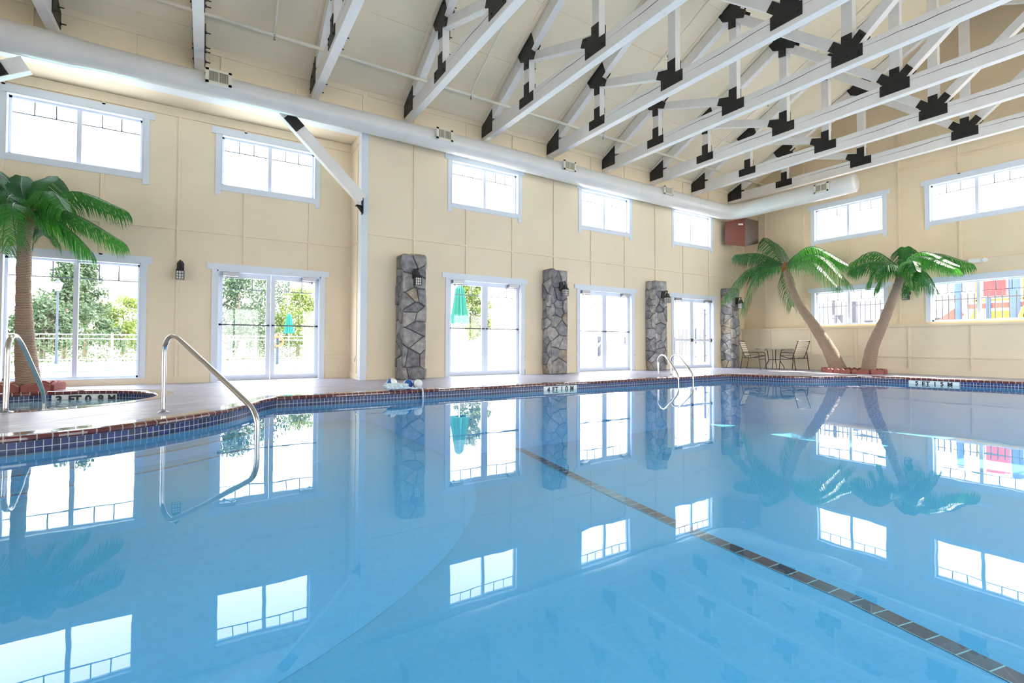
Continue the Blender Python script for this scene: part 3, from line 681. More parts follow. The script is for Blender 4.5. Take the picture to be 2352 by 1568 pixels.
# ================================================================== STONE PILLARS
def clip(poly, a, b, c):      # keep a*x+b*y<=c
    out = []
    for i in range(len(poly)):
        p, q = poly[i], poly[(i+1) % len(poly)]; fp, fq = a*p[0]+b*p[1]-c, a*q[0]+b*q[1]-c
        if fp <= 0: out.append(p)
        if fp*fq < 0: t = fp/(fp-fq); out.append((p[0]+(q[0]-p[0])*t, p[1]+(q[1]-p[1])*t))
    return out
def cells(w_, h_, rng, size=0.21):
    seeds = []; nx = max(1, round(w_/size)); nz = round(h_/size*0.95)
    for i in range(nz):
        for j in range(nx):
            if rng.random() < 0.12: continue
            seeds.append(((j+0.5+(0.25 if i % 2 else -0.25)+rng.uniform(-.42, .42))*w_/nx, (i+0.5+rng.uniform(-.5, .5))*h_/nz))
    res = []
    for i, s in enumerate(seeds):
        p = [(0, 0), (w_, 0), (w_, h_), (0, h_)]
        for j, t in enumerate(seeds):
            if j == i: continue
            a, b = t[0]-s[0], t[1]-s[1]; c = (t[0]**2+t[1]**2-s[0]**2-s[1]**2)/2
            p = clip(p, a, b, c)
            if len(p) < 3: break
        if len(p) >= 3:
            cx = sum(x for x, y in p)/len(p); cy = sum(y for x, y in p)/len(p)
            res.append([(cx+(x-cx)*0.93, cy+(y-cy)*0.93) for x, y in p])
    return res
def pillar(x0, x1, label, seed):
    rng = random.Random(seed); yf, H = 9.34, 2.50
    r = thing('stone_pillar', label, 'pillar', ((x0+x1)/2, (yf+YW)/2, 0), group='grey stone pillars along the long wall')
    ox, oy = r.location.x, r.location.y
    mb = MB(); mb.box(x0+0.02-ox, x1-0.02-ox, yf+0.02-oy, YW-0.001-oy, 0, H-0.02); mb.build('core', 'mortar', r)
    mb = MB(); tone = []
    def stone(poly, f, dep):
        n = len(poly); cx = sum(p[0] for p in poly)/n; cy = sum(p[1] for p in poly)/n
        col = rng.choice([(0.27, 0.27, 0.29), (0.33, 0.33, 0.34), (0.22, 0.22, 0.235), (0.38, 0.37, 0.36), (0.30, 0.29, 0.28), (0.36, 0.31, 0.25) if rng.random() < .5 else (0.25, 0.25, 0.27)])
        b = [f(x, y, 0) for x, y in poly]; m = [f(x, y, dep*0.75) for x, y in poly]; t = [f(cx+(x-cx)*0.86, cy+(y-cy)*0.9, dep*(1+rng.uniform(-.12, .12))) for x, y in poly]
        o = len(mb.v); mb.v += b+m+t
        for i in range(n):
            j = (i+1) % n
            mb.f += [(o+i, o+j, o+n+j, o+n+i), (o+n+i, o+n+j, o+2*n+j, o+2*n+i)]; mb.mi += [0, 0]
        mb.f.append(tuple(o+2*n+i for i in range(n))); mb.mi.append(0); tone.extend([col]*3*n)
    for p in cells(x1-x0, H, rng): stone(p, lambda u, v, d: (x0+u-ox, yf+0.02-d-oy, v), rng.uniform(0.025, 0.06))
    for p in cells(YW-yf, H, rng): stone(p, lambda u, v, d: (x0+0.02-d-ox, yf+u-oy, v), rng.uniform(0.02, 0.05))
    for p in cells(YW-yf, H, rng): stone(p, lambda u, v, d: (x1-0.02+d-ox, yf+u-oy, v), rng.uniform(0.02, 0.05))
    for p in cells(x1-x0, YW-yf, rng): stone(p, lambda u, v, d: (x0+u-ox, yf+v-oy, H-0.02+d), rng.uniform(0.02, 0.05))
    o = mb.build('stone_facing', 'stone', r)
    ca = o.data.color_attributes.new('tone', 'FLOAT_COLOR', 'POINT')
    for i, c in enumerate(tone): ca.data[i].color = (*c, 1)
PIL = [(3.29, 3.78), (6.96, 7.43), (10.55, 10.99), (13.98, 14.40)]
for k, (a, b) in enumerate(PIL):
    pillar(a, b, ['nearest grey stone pillar, just right of the white corner post', 'second stone pillar, between the two middle glass doors', 'third grey stone pillar, behind the pool ladder', 'farthest grey stone pillar, beside the patio chairs in the corner'][k], 30+k)
# ================================================================== LANTERNS
def make_lantern(label):
    r = thing('wall_lantern', label, 'wall lamp', group='black caged wall lanterns')
    # local: +y is out of the wall (towards the room), origin at the wall, z=0 bottom of cage
    mb = MB(); mb.prism([(-0.055, 0.14), (0.055, 0.14), (0.055, 0.30), (0.03, 0.345), (-0.03, 0.345), (-0.055, 0.30)], 1, 0.0, 0.025); mb.build('back_plate', 'lantern_black', r)
    mb = MB(); mb.tube(spline([(0, 0.02, 0.24), (0, 0.08, 0.33), (0, 0.14, 0.33), (0, 0.15, 0.27)], 5), 0.010, 8); mb.lathe([(0.012, 0.0), (0.02, 0.02), (0.006, 0.05)], (0, 0.15, 0.30), 8); mb.build('arm', 'lantern_black', r)
    mb = MB(); mb.lathe([(0.085, 0.145), (0.09, 0.155), (0.06, 0.20), (0.05, 0.21), (0.045, 0.25), (0.012, 0.275)], (0, 0.15, 0), 4); mb.lathe([(0.02, 0.27), (0.008, 0.30)], (0, 0.15, 0), 8)
    o = mb.build('hood', 'lantern_black', r); o.data.transform(Matrix.Translation((0, 0.15, 0))@Matrix.Rotation(PI/4, 4, 'Z')@Matrix.Translation((0, -0.15, 0)))
    mb = MB(); s = 0.058
    for a in (-s, -s/3, s/3, s):
        for b in (-s, s):
            mb.box(a-0.004, a+0.004, 0.15+b-0.004, 0.15+b+0.004, 0, 0.15); mb.box(b-0.004, b+0.004, 0.15+a-0.004, 0.15+a+0.004, 0, 0.15)
    for z in (0, 0.048, 0.098, 0.146):
        for b in (-s, s):
            mb.box(-s, s, 0.15+b-0.004, 0.15+b+0.004, z, z+0.008); mb.box(b-0.004, b+0.004, 0.15-s, 0.15+s, z, z+0.008)
    mb.build('cage', 'lantern_black', r)
    mb = MB(); mb.box(-s+0.006, s-0.006, 0.15-s+0.006, 0.15+s-0.006, 0.004, 0.145); mb.build('glass_box', 'lantern_glass', r)
    return r
L0 = make_lantern('black caged wall lantern on the nearest stone pillar')
L0.location = (3.53, 9.30, 1.87); L0.rotation_euler = (0, 0, PI)
for x, l in ((7.22, 'black caged wall lantern on the second stone pillar'), (10.80, 'black caged wall lantern on the third stone pillar'), (14.2, 'black caged wall lantern on the farthest stone pillar behind palm fronds')):
    dup(L0, (x, 9.30, 1.87), PI, l)
dup(L0, (-0.40, YR-0.014, 1.84), PI, 'black caged wall lantern on the cream wall between the big window and the glass door')
dup(L0, (XU-0.014, 5.20, 1.88), PI/2, 'black caged wall lantern on the end wall beside the right palm trunk')
# ================================================================== METAL RAILS
def vpath(B, E, pts):
    d = Vector((E[0]-B[0], E[1]-B[1])).normalized(); return [(B[0]+d.x*s, B[1]+d.y*s, z) for s, z in pts]
def handrail(name, label, B, E, pts, r, group=None, loc=True):
    t = thing(name, label, 'handrail', (B[0], B[1], 0), group=group)
    mb = MB(); p = spline([(x-B[0], y-B[1], z) for x, y, z in vpath(B, E, pts)], 7); mb.tube(p, r, 14); mb.build('rail_tube', 'steel', t, smooth=True)
    mb = MB(); mb.lathe([(r*2.2, 0.0), (r*2.2, 0.008), (r*1.3, 0.02), (r, 0.022)], (0, 0, 0), 20); mb.build('base_flange', 'steel_dull', t, smooth=False)
    return t
handrail('handrail', 'curved stainless steel handrail from the deck into the pool steps', (-0.355, 6.09), (0.37, 4.52),
         [(0, 0), (0, 0.3), (0, 0.62), (0.035, 0.71), (0.11, 0.765), (0.21, 0.775), (0.33, 0.74), (0.60, 0.627), (1.15, 0.392), (1.55, 0.215), (1.66, 0.15), (1.72, 0.05), (1.725, -0.125), (1.725, -0.3), (1.725, -0.40)], 0.022)
handrail('handrail', 'stainless steel handrail into the spa at the left edge', (-1.70, 6.89), (-1.78, 8.76),
         [(0, 0), (0.02, 0.35), (0.03, 0.62), (0.10, 0.735), (0.27, 0.78), (0.45, 0.74), (0.65, 0.655), (1.0, 0.47), (1.5, 0.19), (1.70, 0.06), (1.76, -0.05), (1.77, -0.125), (1.77, -0.5), (1.77, -0.84)], 0.024)
lad = [(0, 0), (0, 0.2), (0, 0.34), (0.06, 0.43), (0.18, 0.475), (0.32, 0.47), (0.45, 0.42), (0.72, 0.26), (0.93, 0.12), (1.00, 0.03), (1.01, -0.1), (1.01, -0.5), (1.01, -0.9)]
t = thing('pool_ladder', 'stainless steel pool ladder with two arched rails on the far long edge', 'pool ladder', (8.92, 7.83, 0))
for (bx, by), (ex, ey) in (((8.925, 7.83), (8.50, 6.92)), ((9.345, 7.82), (8.95, 6.90))):
    mb = MB(); p = spline([(x-8.92, y-7.83, z) for x, y, z in vpath((bx, by), (ex, ey), lad)], 7); mb.tube(p, 0.02, 12); mb.build('rail_tube', 'steel', t, smooth=True)
    mb = MB(); mb.lathe([(0.045, 0), (0.045, 0.008), (0.022, 0.02)], (bx-8.92, by-7.83, 0), 16); mb.build('base_flange', 'steel_dull', t)
for z in (-0.3, -0.55, -0.8):
    mb = MB(); mb.bar((8.50-8.92, 6.92-7.83, z), (8.93-8.92, 6.91-7.83, z), 0.02, 0.09, side=Vector((0, 0, 1))); mb.build('rung', 'steel_dull', t)
# ================================================================== DEPTH MARKERS
def letters(cu, parent, mw):
    cu.materials.append(M['ink']); o = bpy.data.objects.new('lettering_curve', cu); C.objects.link(o); bpy.context.view_layer.update()
    me = bpy.data.meshes.new_from_object(o.evaluated_get(bpy.context.evaluated_depsgraph_get())); bpy.data.objects.remove(o)
    m = bpy.data.objects.new('lettering', me); C.objects.link(m); m.parent = parent; m.matrix_local = mw
def marker(p, q, outn, text, label, z0=-0.055, h=0.155, size=0.11):
    p, q = Vector((*p, 0)), Vector((*q, 0)); d = (q-p); L = d.length; d.normalize(); n = Vector((outn[0], outn[1], 0)).normalized()
    r = thing('depth_marker', label, 'depth marker', (p+q)/2, group='pool depth markers')
    mb = MB(); mb.bar((-d*L/2)+n*0.004+Vector((0, 0, z0-h/2)), (d*L/2)+n*0.004+Vector((0, 0, z0-h/2)), h, 0.006, side=Vector((0, 0, 1))); mb.build('tile_strip', 'marker_white', r)
    cu = bpy.data.curves.new('lettering', 'FONT'); cu.body = text; cu.size = size; cu.extrude = 0.001; cu.offset = 0.0045; cu.align_x = 'CENTER'; cu.space_character = 1.25
    x, y, z = d, Vector((0, 0, 1)), n
    if x.cross(y).dot(n) < 0: x = -x
    letters(cu, r, Matrix(((x.x, y.x, n.x, n.x*0.0085), (x.y, y.y, n.y, n.y*0.0085), (x.z, y.z, n.z, z0-0.012-size*0.72), (0, 0, 0, 1))))
marker((5.20, 7.217), (5.98, 7.221), (0, -1), '4 FT 1 0 M', 'white depth marker tiles reading 4 FT on the long pool edge')
a, b = Vector((13.47, 3.7)), Vector((13.2, 4.6)); dd = (b-a).normalized()
marker(tuple(a+dd*0.03), tuple(a+dd*0.86), (-dd.y, dd.x), '5 FT 1 5 M', 'white depth marker tiles reading 5 FT on the far pool edge near the end wall')
for k in range(1):
    # spa marker follows the ring: three short straight runs
    r = thing('depth_marker', 'white depth marker tiles reading 3 FT on the inside of the spa', 'depth marker', (SC[0], SC[1], 0), group='pool depth markers')
    mb = MB(); a0, a1 = math.radians(92), math.radians(56); n = 14
    for i in range(n):
        t0_, t1_ = a0+(a1-a0)*i/n, a0+(a1-a0)*(i+1)/n; R_ = SR-0.006
        mb.add([(R_*math.cos(t0_), R_*math.sin(t0_), -0.055), (R_*math.cos(t1_), R_*math.sin(t1_), -0.055), (R_*math.cos(t1_), R_*math.sin(t1_), -0.21), (R_*math.cos(t0_), R_*math.sin(t0_), -0.21)], [(0, 1, 2, 3)])
    mb.build('tile_strip', 'marker_white', r)
    for ch, f_ in (('3', 0.10), ('F', 0.27), ('T', 0.36), ('0', 0.52), ('8', 0.72), ('M', 0.91)):
        th_ = a0+(a1-a0)*f_; cu = bpy.data.curves.new('lettering', 'FONT'); cu.body = ch; cu.size = 0.15; cu.extrude = 0.001; cu.offset = 0.007; cu.align_x = 'CENTER'
        n_ = Vector((-math.cos(th_), -math.sin(th_), 0)); x = Vector((0, 0, 1)).cross(n_); R_ = SR-0.012
        letters(cu, r, Matrix(((x.x, 0, n_.x, R_*math.cos(th_)), (x.y, 0, n_.y, R_*math.sin(th_)), (0, 1, 0, -0.068-0.108), (0, 0, 0, 1))))
# ================================================================== FLOATS AND ROPE
def ball(c, r, label, axis):
    mb = MB(); n = 20; ax = Vector(axis).normalized(); q = Vector((0, 0, 1)).rotation_difference(ax)
    for half, mi in ((1, 0), (-1, 1)):
        prof = [(r*math.sin(a), half*r*math.cos(a)) for a in [math.radians(x) for x in (2, 15, 30, 45, 60, 75, 90)]]
        o = len(mb.v)
        for rr_, h in prof:
            for j in range(n): a = 2*PI*j/n; mb.v.append(tuple(q@Vector((rr_*math.cos(a), rr_*math.sin(a), h))))
        for i in range(6):
            for j in range(n): mb.f.append((o+i*n+j, o+i*n+(j+1) % n, o+(i+1)*n+(j+1) % n, o+(i+1)*n+j)); mb.mi.append(mi)
        mb.f.append(tuple(o+j for j in range(n))); mb.mi.append(mi)
    o = mb.build('rope_float', ['white_plastic', 'float_blue'], smooth=True); o.location = c
    tag(o, label, 'float', 'ball floats of the coiled lane rope')
ball((2.83, 7.30, 0.085), 0.075, 'ball float turned with its white half out, nearest the hanging rope end', (0.3, -1, 0.05))
ball((2.72, 7.42, 0.08), 0.075, 'ball float showing its blue half, in the middle of the rope pile', (-0.1, 1, 0.1))
ball((2.46, 7.44, 0.095), 0.085, 'ball float half blue and half white lying behind the coiled rope', (0.9, -0.35, 0.2))
mb = MB(); rng = random.Random(3); pts = []
for i in range(46):
    a = i*0.9; rr_ = 0.10+0.05*rng.random(); pts.append((2.48+1.35*rr_*math.cos(a)+0.05*rng.uniform(-1, 1), 7.24+0.55*rr_*math.sin(a), 0.022+0.0016*i+0.01*rng.random()))
pts += [(2.70, 7.20, 0.03), (2.80, 7.19, 0.03), (2.85, 7.165, 0.02), (2.86, 7.155, -0.06), (2.86, 7.15, -0.2)]
mb.tube(spline(pts, 4), 0.014, 6); tag(mb.build('lane_rope', 'rope', smooth=True), 'braided blue and white rope coiled on the pool edge, one end hanging into the water', 'rope')
# ================================================================== PALMS
def frond(root, org, p0, pm, p1, L0, seed, nleaf=46, droop=0.75, lw=0.016):
    rng = random.Random(seed); P = [Vector(p)-Vector(org) for p in (p0, pm, p1)]
    # smooth curve through the three points
    pts = spline(P, 12); n = len(pts); cum = [0]
    for i in range(1, n): cum.append(cum[-1]+(pts[i]-pts[i-1]).length)
    mb = MB(); mb.tube(pts, [0.013*(1-0.8*i/(n-1)) for i in range(n)], 6, mi=1)
    for k in range(nleaf):
        t = 0.06+0.94*(k+0.5)/nleaf; s = t*cum[-1]; i = max(1, next((j for j in range(1, n) if cum[j] >= s), n-1)); f_ = (s-cum[i-1])/max(1e-6, cum[i]-cum[i-1])
        p = pts[i-1].lerp(pts[i], f_); tg = (pts[i]-pts[i-1]).normalized()
        side = tg.cross(Vector((0, 0, 1)))
        if side.length < 0.1: side = Vector((1, 0, 0))
        side.normalize()
        prof = min(1, 0.35+t*3.0)*(1.0 if t < 0.72 else 1-((t-0.72)/0.30)**1.6*0.62)
        for sg in (-1, 1):
            ln = L0*prof*rng.uniform(0.88, 1.08); jit = rng.uniform(-.1, .1)
            d1 = (side*sg*(0.75+jit)+tg*0.50+Vector((0, 0, -0.30*droop))).normalized()
            d2 = (side*sg*0.38+tg*0.40+Vector((0, 0, -1.0*droop))).normalized()
            d3 = (side*sg*0.10+tg*0.25+Vector((0, 0, -1.25*droop))).normalized()
            a = p; b = a+d1*ln*0.30; c = b+d2*ln*0.38; e = c+d3*ln*0.34
            wv = tg*lw*0.5*rng.uniform(0.8, 1.2)
            o = len(mb.v); mb.v += [tuple(x) for x in (a-wv*0.5, a+wv*0.5, b+wv, b-wv, c+wv*0.9, c-wv*0.9, e)]
            mb.f += [(o, o+1, o+2, o+3), (o+3, o+2, o+4, o+5), (o+5, o+4, o+6)]; mb.mi += [0, 0, 0]
    mb.build('frond', ['palm_green', 'palm_rib'], root)
def palm(label, base, trunk_pts, radii, fronds, L0, seed, lw=0.016, nleaf=46):
    r = thing('palm_tree', label, 'palm tree', base, group='artificial palms by the pool')
    o = Vector(base); pts = spline([Vector(p)-o for p in trunk_pts], 8); k = len(pts)
    rs = []
    for i in range(k):
        f_ = i/(k-1)*(len(radii)-1); a = int(min(f_, len(radii)-2)); rs.append(radii[a]+(radii[a+1]-radii[a])*(f_-a)+0.004*math.sin(i*2.1))
    mb = MB(); mb.tube(pts, rs, 20, uvs=True); mb.build('trunk', 'palm_trunk', r, smooth=True)
    c = pts[-1]; rr_ = radii[-1]; mb = MB(); rng = random.Random(seed)
    mb.lathe([(rr_*0.9, -0.14), (rr_*1.35, -0.05), (rr_*1.25, 0.05), (rr_*0.5, 0.12)], c, 12)
    for i in range(16):
        a = rng.uniform(0, 2*PI); q = c+Vector((math.cos(a)*rr_*1.1, math.sin(a)*rr_*1.1, 0.02)); mb.tube([q, q+Vector((math.cos(a)*0.03, math.sin(a)*0.03, -rng.uniform(0.12, 0.28)))], [0.012, 0.003], 5)
    mb.build('crown_fibre', 'palm_fibre', r)
    for i, (pm, p1) in enumerate(fronds): frond(r, base, Vector(c)+o+Vector((0, 0, 0.05)), pm, p1, L0, seed*50+i, nleaf=nleaf, lw=lw)
    return r
def PX_(x, y, X): return at(x, y, 0, X)
# right pair, standing at X ~ 14.3
tr = [PX_(1927, 851, 14.3), PX_(1903, 800, 14.3), PX_(1868, 745, 14.3), PX_(1838, 703, 14.3), PX_(1818, 660, 14.3), PX_(1804, 612, 14.3)]
fr = [((1745, 583, 14.2), (1693, 584, 14.1)), ((1720, 618, 13.7), (1664, 684, 13.0)), ((1742, 626, 13.5), (1704, 712, 13.1)), ((1786, 568, 14.5), (1760, 546, 14.7)),
      ((1808, 650, 14.7), (1820, 703, 14.9)), ((1865, 566, 14.4), (1958, 612, 14.3)), ((1880, 585, 14.0), (1950, 650, 13.9)), ((1868, 602, 13.7), (1930, 662, 13.6)), ((1850, 575, 14.8), (1930, 600, 14.95)), ((1760, 600, 14.6), (1725, 640, 14.8))]
palm('taller leaning palm with its crown over the patio table', (14.3, tr[0].y, 0.03), tr, [0.20, 0.165, 0.13, 0.105, 0.09, 0.085], [(PX_(*a), PX_(*b)) for a, b in fr], 0.64, 1, nleaf=66, lw=0.019)
tr = [PX_(1994, 851, 14.3), PX_(2003, 800, 14.3), PX_(2028, 742, 14.3), PX_(2049, 690, 14.3), PX_(2064, 650, 14.3), PX_(2070, 622, 14.3)]
fr = [((2010, 578, 14.4), (1957, 602, 14.4)), ((2005, 600, 14.0), (1955, 618, 13.9)), ((2030, 608, 13.6), (1993, 648, 13.4)), ((2040, 615, 14.0), (2010, 662, 13.9)), ((2077, 590, 14.4), (2078, 568, 14.45)),
      ((2092, 598, 13.5), (2106, 622, 13.2)), ((2120, 578, 14.1), (2205, 610, 13.9)), ((2140, 582, 14.6), (2232, 604, 14.7)), ((2120, 588, 13.8), (2195, 615, 13.5)), ((2112, 620, 14.0), (2148, 662, 13.9)), ((2085, 640, 14.6), (2093, 665, 14.7)), ((2100, 610, 14.3), (2122, 655, 14.2))]
palm('shorter palm on the right leaning towards the end wall windows', (14.3, tr[0].y, 0.03), tr, [0.16, 0.14, 0.115, 0.10, 0.09, 0.085], [(PX_(*a), PX_(*b)) for a, b in fr], 0.54, 2, nleaf=60, lw=0.018)
# left palm by the spa
def PL_(x, y, Y): return at(x, y, 1, Y)
YP = 9.98
tr = [PL_(66, 885, YP), PL_(60, 820, YP), PL_(56, 740, YP), PL_(54, 660, YP), PL_(56, 570, YP), PL_(62, 492, YP)]
fr = [((170, 440, 9.9), (288, 482, 9.8)), ((165, 490, 9.8), (284, 556, 9.7)), ((145, 515, 9.9), (206, 574, 9.8)), ((115, 440, 9.4), (152, 482, 9.0)), ((88, 425, 10.15), (118, 404, 10.35)), ((48, 432, 10.1), (50, 404, 10.3)), ((30, 430, 10.1), (-4, 392, 10.3)),
      ((20, 452, 9.4), (4, 580, 8.8)), ((5, 440, 9.8), (-70, 470, 9.7)), ((-10, 480, 9.7), (-60, 560, 9.5)), ((95, 520, 10.2), (100, 540, 10.35)), ((30, 470, 9.0), (38, 560, 8.6))]
palm('palm with dark green fronds beside the spa in front of the big window', (tr[0].x, YP, 0.03), tr, [0.145, 0.125, 0.10, 0.085, 0.083, 0.085], [(PL_(*a), PL_(*b)) for a, b in fr], 0.52, 3, lw=0.015, nleaf=74)
# scalloped terracotta edging round each palm bed
def edging(name_label, cx, cy, rx, ry, n, soil_label, amax=2*PI, a_off=0):
    bed = MB(); bed.lathe([(1, -0.02), (1, 0.02), (0.6, 0.035), (0.02, 0.04)], (0, 0, 0.02), 24)
    bed.v = [(cx+x*(rx-0.07), cy+y*(ry-0.07), z) for x, y, z in bed.v]; tag(bed.build('bed_soil', 'soil'), soil_label, 'soil', kind='stuff')
    first = None
    for i in range(n):
        a = a_off+amax*i/n; a2 = a_off+amax*(i+1)/n; p = Vector((cx+rx*math.cos(a), cy+ry*math.sin(a), 0)); q = Vector((cx+rx*math.cos(a2), cy+ry*math.sin(a2), 0)); L = (q-p).length-0.03
        m = MB(); poly = [(-L/2, 0), (L/2, 0), (L/2, 0.085)]; ns = max(2, round(L/0.13))
        for k in range(ns):
            x0 = L/2-L*k/ns; x1 = L/2-L*(k+1)/ns
            for j in range(7): f_ = j/6; poly.append((x0+(x1-x0)*f_, 0.085+0.035*math.sin(PI*f_)))
        poly2 = []
        for pt in poly:
            if not poly2 or (abs(pt[0]-poly2[-1][0])+abs(pt[1]-poly2[-1][1])) > 1e-5: poly2.append(pt)
        if abs(poly2[-1][0]-poly2[0][0])+abs(poly2[-1][1]-poly2[0][1]) < 1e-5: poly2.pop()
        m.prism(poly2, 1, -0.025, 0.025); o = m.build('edging_brick', 'terracotta', bevel=0.004)
        mid = (p+q)/2; o.location = mid; o.rotation_euler = (0, 0, math.atan2((q-p).y, (q-p).x)); 
        ca = math.degrees(math.atan2(mid.y-cy, mid.x-cx)) % 360; sd = ['at the end wall side', 'at the far right corner side', 'at the back', 'at the back towards the long wall', 'on the left', 'at the front left', 'at the front facing the water', 'at the front right', 'on the right', 'on the right towards the pool', 'beside the deck'][int(ca/360*n) % 11]
        tag(o, name_label+', '+sd, 'edging brick', name_label)
edging('scalloped red edging brick by the two palms', 14.33, 6.10, 0.60, 0.72, 11, 'dark soil in the bed under the pair of palms')
edging('scalloped red edging brick by the spa palm', tr[0].x-0.02, YP+0.08, 0.40, 0.40, 7, 'dark soil in the bed under the palm by the spa', a_off=0.2)
# ================================================================== PATIO SET
def make_chair(label):
    r = thing('patio_chair', label, 'chair', group='strap patio chairs at the small table')
    W_ = 0.25; rt = 0.011
    for s in (-1, 1):
        mb = MB(); mb.tube(spline([(0.30, s*W_, 0.0), (0.27, s*W_, 0.25), (0.25, s*W_, 0.46), (0.18, s*W_, 0.50), (-0.05, s*W_, 0.50), (-0.20, s*W_, 0.50)], 5), rt, 8); mb.build('front_leg_and_arm', 'dark_bronze', r, smooth=True)
        mb = MB(); mb.tube([(-0.20, s*W_, 0.50), (-0.23, s*W_, 0.25), (-0.27, s*W_, 0.0)], rt, 8); mb.build('leg', 'dark_bronze', r, smooth=True)
    mb = MB(); loop = [(-0.13, -0.22, 0.33), (-0.22, -0.22, 0.55), (-0.31, -0.22, 0.80), (-0.325, -0.19, 0.835), (-0.325, 0, 0.845), (-0.325, 0.19, 0.835), (-0.31, 0.22, 0.80), (-0.22, 0.22, 0.55), (-0.13, 0.22, 0.33)]
    mb.tube(spline(loop, 4), rt, 8); mb.build('back_frame', 'dark_bronze', r, smooth=True)
    mb = MB(); mb.tube(spline([(-0.16, -0.22, 0.36), (0.0, -0.225, 0.34), (0.24, -0.22, 0.40), (0.27, -0.18, 0.41), (0.27, 0.18, 0.41), (0.24, 0.22, 0.40), (0.0, 0.225, 0.34), (-0.16, 0.22, 0.36)], 4), rt, 8)
    mb.tube([(0.26, -0.25, 0.30), (0.26, 0.25, 0.30)], rt*0.8, 6); mb.tube([(-0.22, -0.25, 0.34), (-0.22, 0.25, 0.34)], rt*0.8, 6); mb.build('seat_frame', 'dark_bronze', r, smooth=True)
    for k in range(7):
        f_ = k/6; z = 0.44+0.35*f_; x = -0.175-0.13*f_
        mb = MB(); mb.bar((x, -0.225, z), (x, 0.225, z), 0.042, 0.006, side=Vector((-0.36, 0, 1))); mb.build('back_strap', 'strap_cream', r)
    for k in range(7):
        f_ = k/6; x = -0.12+0.36*f_; z = 0.355+0.06*(f_-0.3)**2+0.035*f_
        mb = MB(); mb.bar((x, -0.225, z), (x, 0.225, z), 0.046, 0.006, side=Vector((1, 0, 0.1))); mb.build('seat_strap', 'strap_cream', r)
    return r
g1 = at(1731, 850, 2, 0.0); g2 = at(1822, 852, 2, 0.0); gt = at(1777, 851, 2, 0.0)
base = Vector((13.52, 8.35, 0))
ch = make_chair('patio chair facing right, between the farthest stone pillar and the table')
ray = lambda x, d: Vector(((fwd*F+rgt*(x-PX)).x, (fwd*F+rgt*(x-PX)).y, 0))/F*d     # ground point at sight-line distance d
DP = 14.75
ch.location = ray(1729, DP-0.05); ch.rotation_euler = (0, 0, math.atan2(rgt.y, rgt.x)-math.radians(46))
dup(ch, ray(1824, DP-0.45), math.atan2(-rgt.y, -rgt.x)-math.radians(72), 'patio chair facing left with its strap back towards the palms')
tb = thing('patio_table', 'small round dark patio table with curved legs between two chairs', 'table', ray(1778, DP+0.05))
mb = MB(); mb.lathe([(0.50, 0.585), (0.515, 0.59), (0.515, 0.61), (0.50, 0.615)], (0, 0, 0), 36); mb.build('table_top', 'table_glass', tb)
for k in range(4):
    a = PI/2*k+0.3; c_, s_ = math.cos(a), math.sin(a)
    mb = MB(); mb.tube(spline([(x*c_, x*s_, z) for x, z in ((0.28, 0.585), (0.20, 0.56), (0.17, 0.40), (0.16, 0.25), (0.24, 0.10), (0.27, 0.0))], 6), 0.011, 8); mb.build('leg', 'dark_bronze', tb, smooth=True)
mb = MB(); mb.tube([(0.165*math.cos(a), 0.165*math.sin(a), 0.28) for a in [2*PI*i/16 for i in range(17)]], 0.008, 6); mb.build('leg_ring', 'dark_bronze', tb, smooth=True)
# ================================================================== WALL FITTINGS
hb = thing('heater_box', 'brown metal heater box hanging in the far corner under the duct', 'heater', (13.95, 9.0, 3.7))
def wv_(x, y, d): v = fwd*F+rgt*(x-PX)-up*(y-PY); return Vector((0, 0, EYE))+v/F*d
N0, N1 = wv_(1711, 566, 15.15), wv_(1711, 500, 15.15); L0_, L1_ = wv_(1665, 561, 15.55), wv_(1665, 509.5, 15.55); R0_, R1_ = wv_(1742, 559, 15.35), wv_(1742, 507.5, 15.35); K0 = wv_(1700, 558, 15.9); K1 = wv_(1700, 510, 15.9)
o0 = Vector(hb.location); vs = [p-o0 for p in (N0, R0_, K0, L0_, N1, R1_, K1, L1_)]
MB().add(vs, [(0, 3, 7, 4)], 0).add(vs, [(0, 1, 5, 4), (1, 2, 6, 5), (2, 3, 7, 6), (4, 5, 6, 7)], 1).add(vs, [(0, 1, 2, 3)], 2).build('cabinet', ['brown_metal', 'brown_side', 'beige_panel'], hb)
q = wv_(1701, 515, 15.13)-o0; MB().bar(q-Vector((0.06, -0.04, 0)), q+Vector((0.06, -0.04, 0)), 0.05, 0.01, side=Vector((0, 0, 1))).build('badge', 'steel', hb)
mb = MB()
for p in (K1, (N1+L1_)/2+Vector((0.08, 0.08, 0)), R1_): mb.tube([p-o0, Vector((p.x, p.y, 4.90 if p is K1 else 4.75))-o0], 0.008, 6)
mb.build('hanging_rods', 'steel_dull', hb)
el = thing('emergency_light', 'white emergency light with a round lamp head high on the end wall', 'emergency light', (XU-0.02, 3.88, 2.70))
MB().box(-0.05, 0.0, -0.11, 0.14, -0.045, 0.045).build('housing', 'white_plastic', el, bevel=0.008)
for s in (-1.0,):
    mb = MB(); mb.tube([(-0.03, s*0.17, 0.0), (-0.07, s*0.17, -0.01), (-0.085, s*0.17, -0.015)], [0.02, 0.045, 0.05], 16); mb.build('lamp_head', 'white_plastic', el)
ou = thing('wall_outlet', 'small pale outlet cover low on the alcove end wall', 'outlet', (XA-0.002, 10.1, 0.38))
MB().box(-0.008, 0, -0.04, 0.04, -0.06, 0.06).build('cover', 'vent_beige', ou, bevel=0.003); MB().box(-0.0095, -0.008, -0.018, 0.018, -0.035, 0.035).build('socket', 'vent_dark', ou)
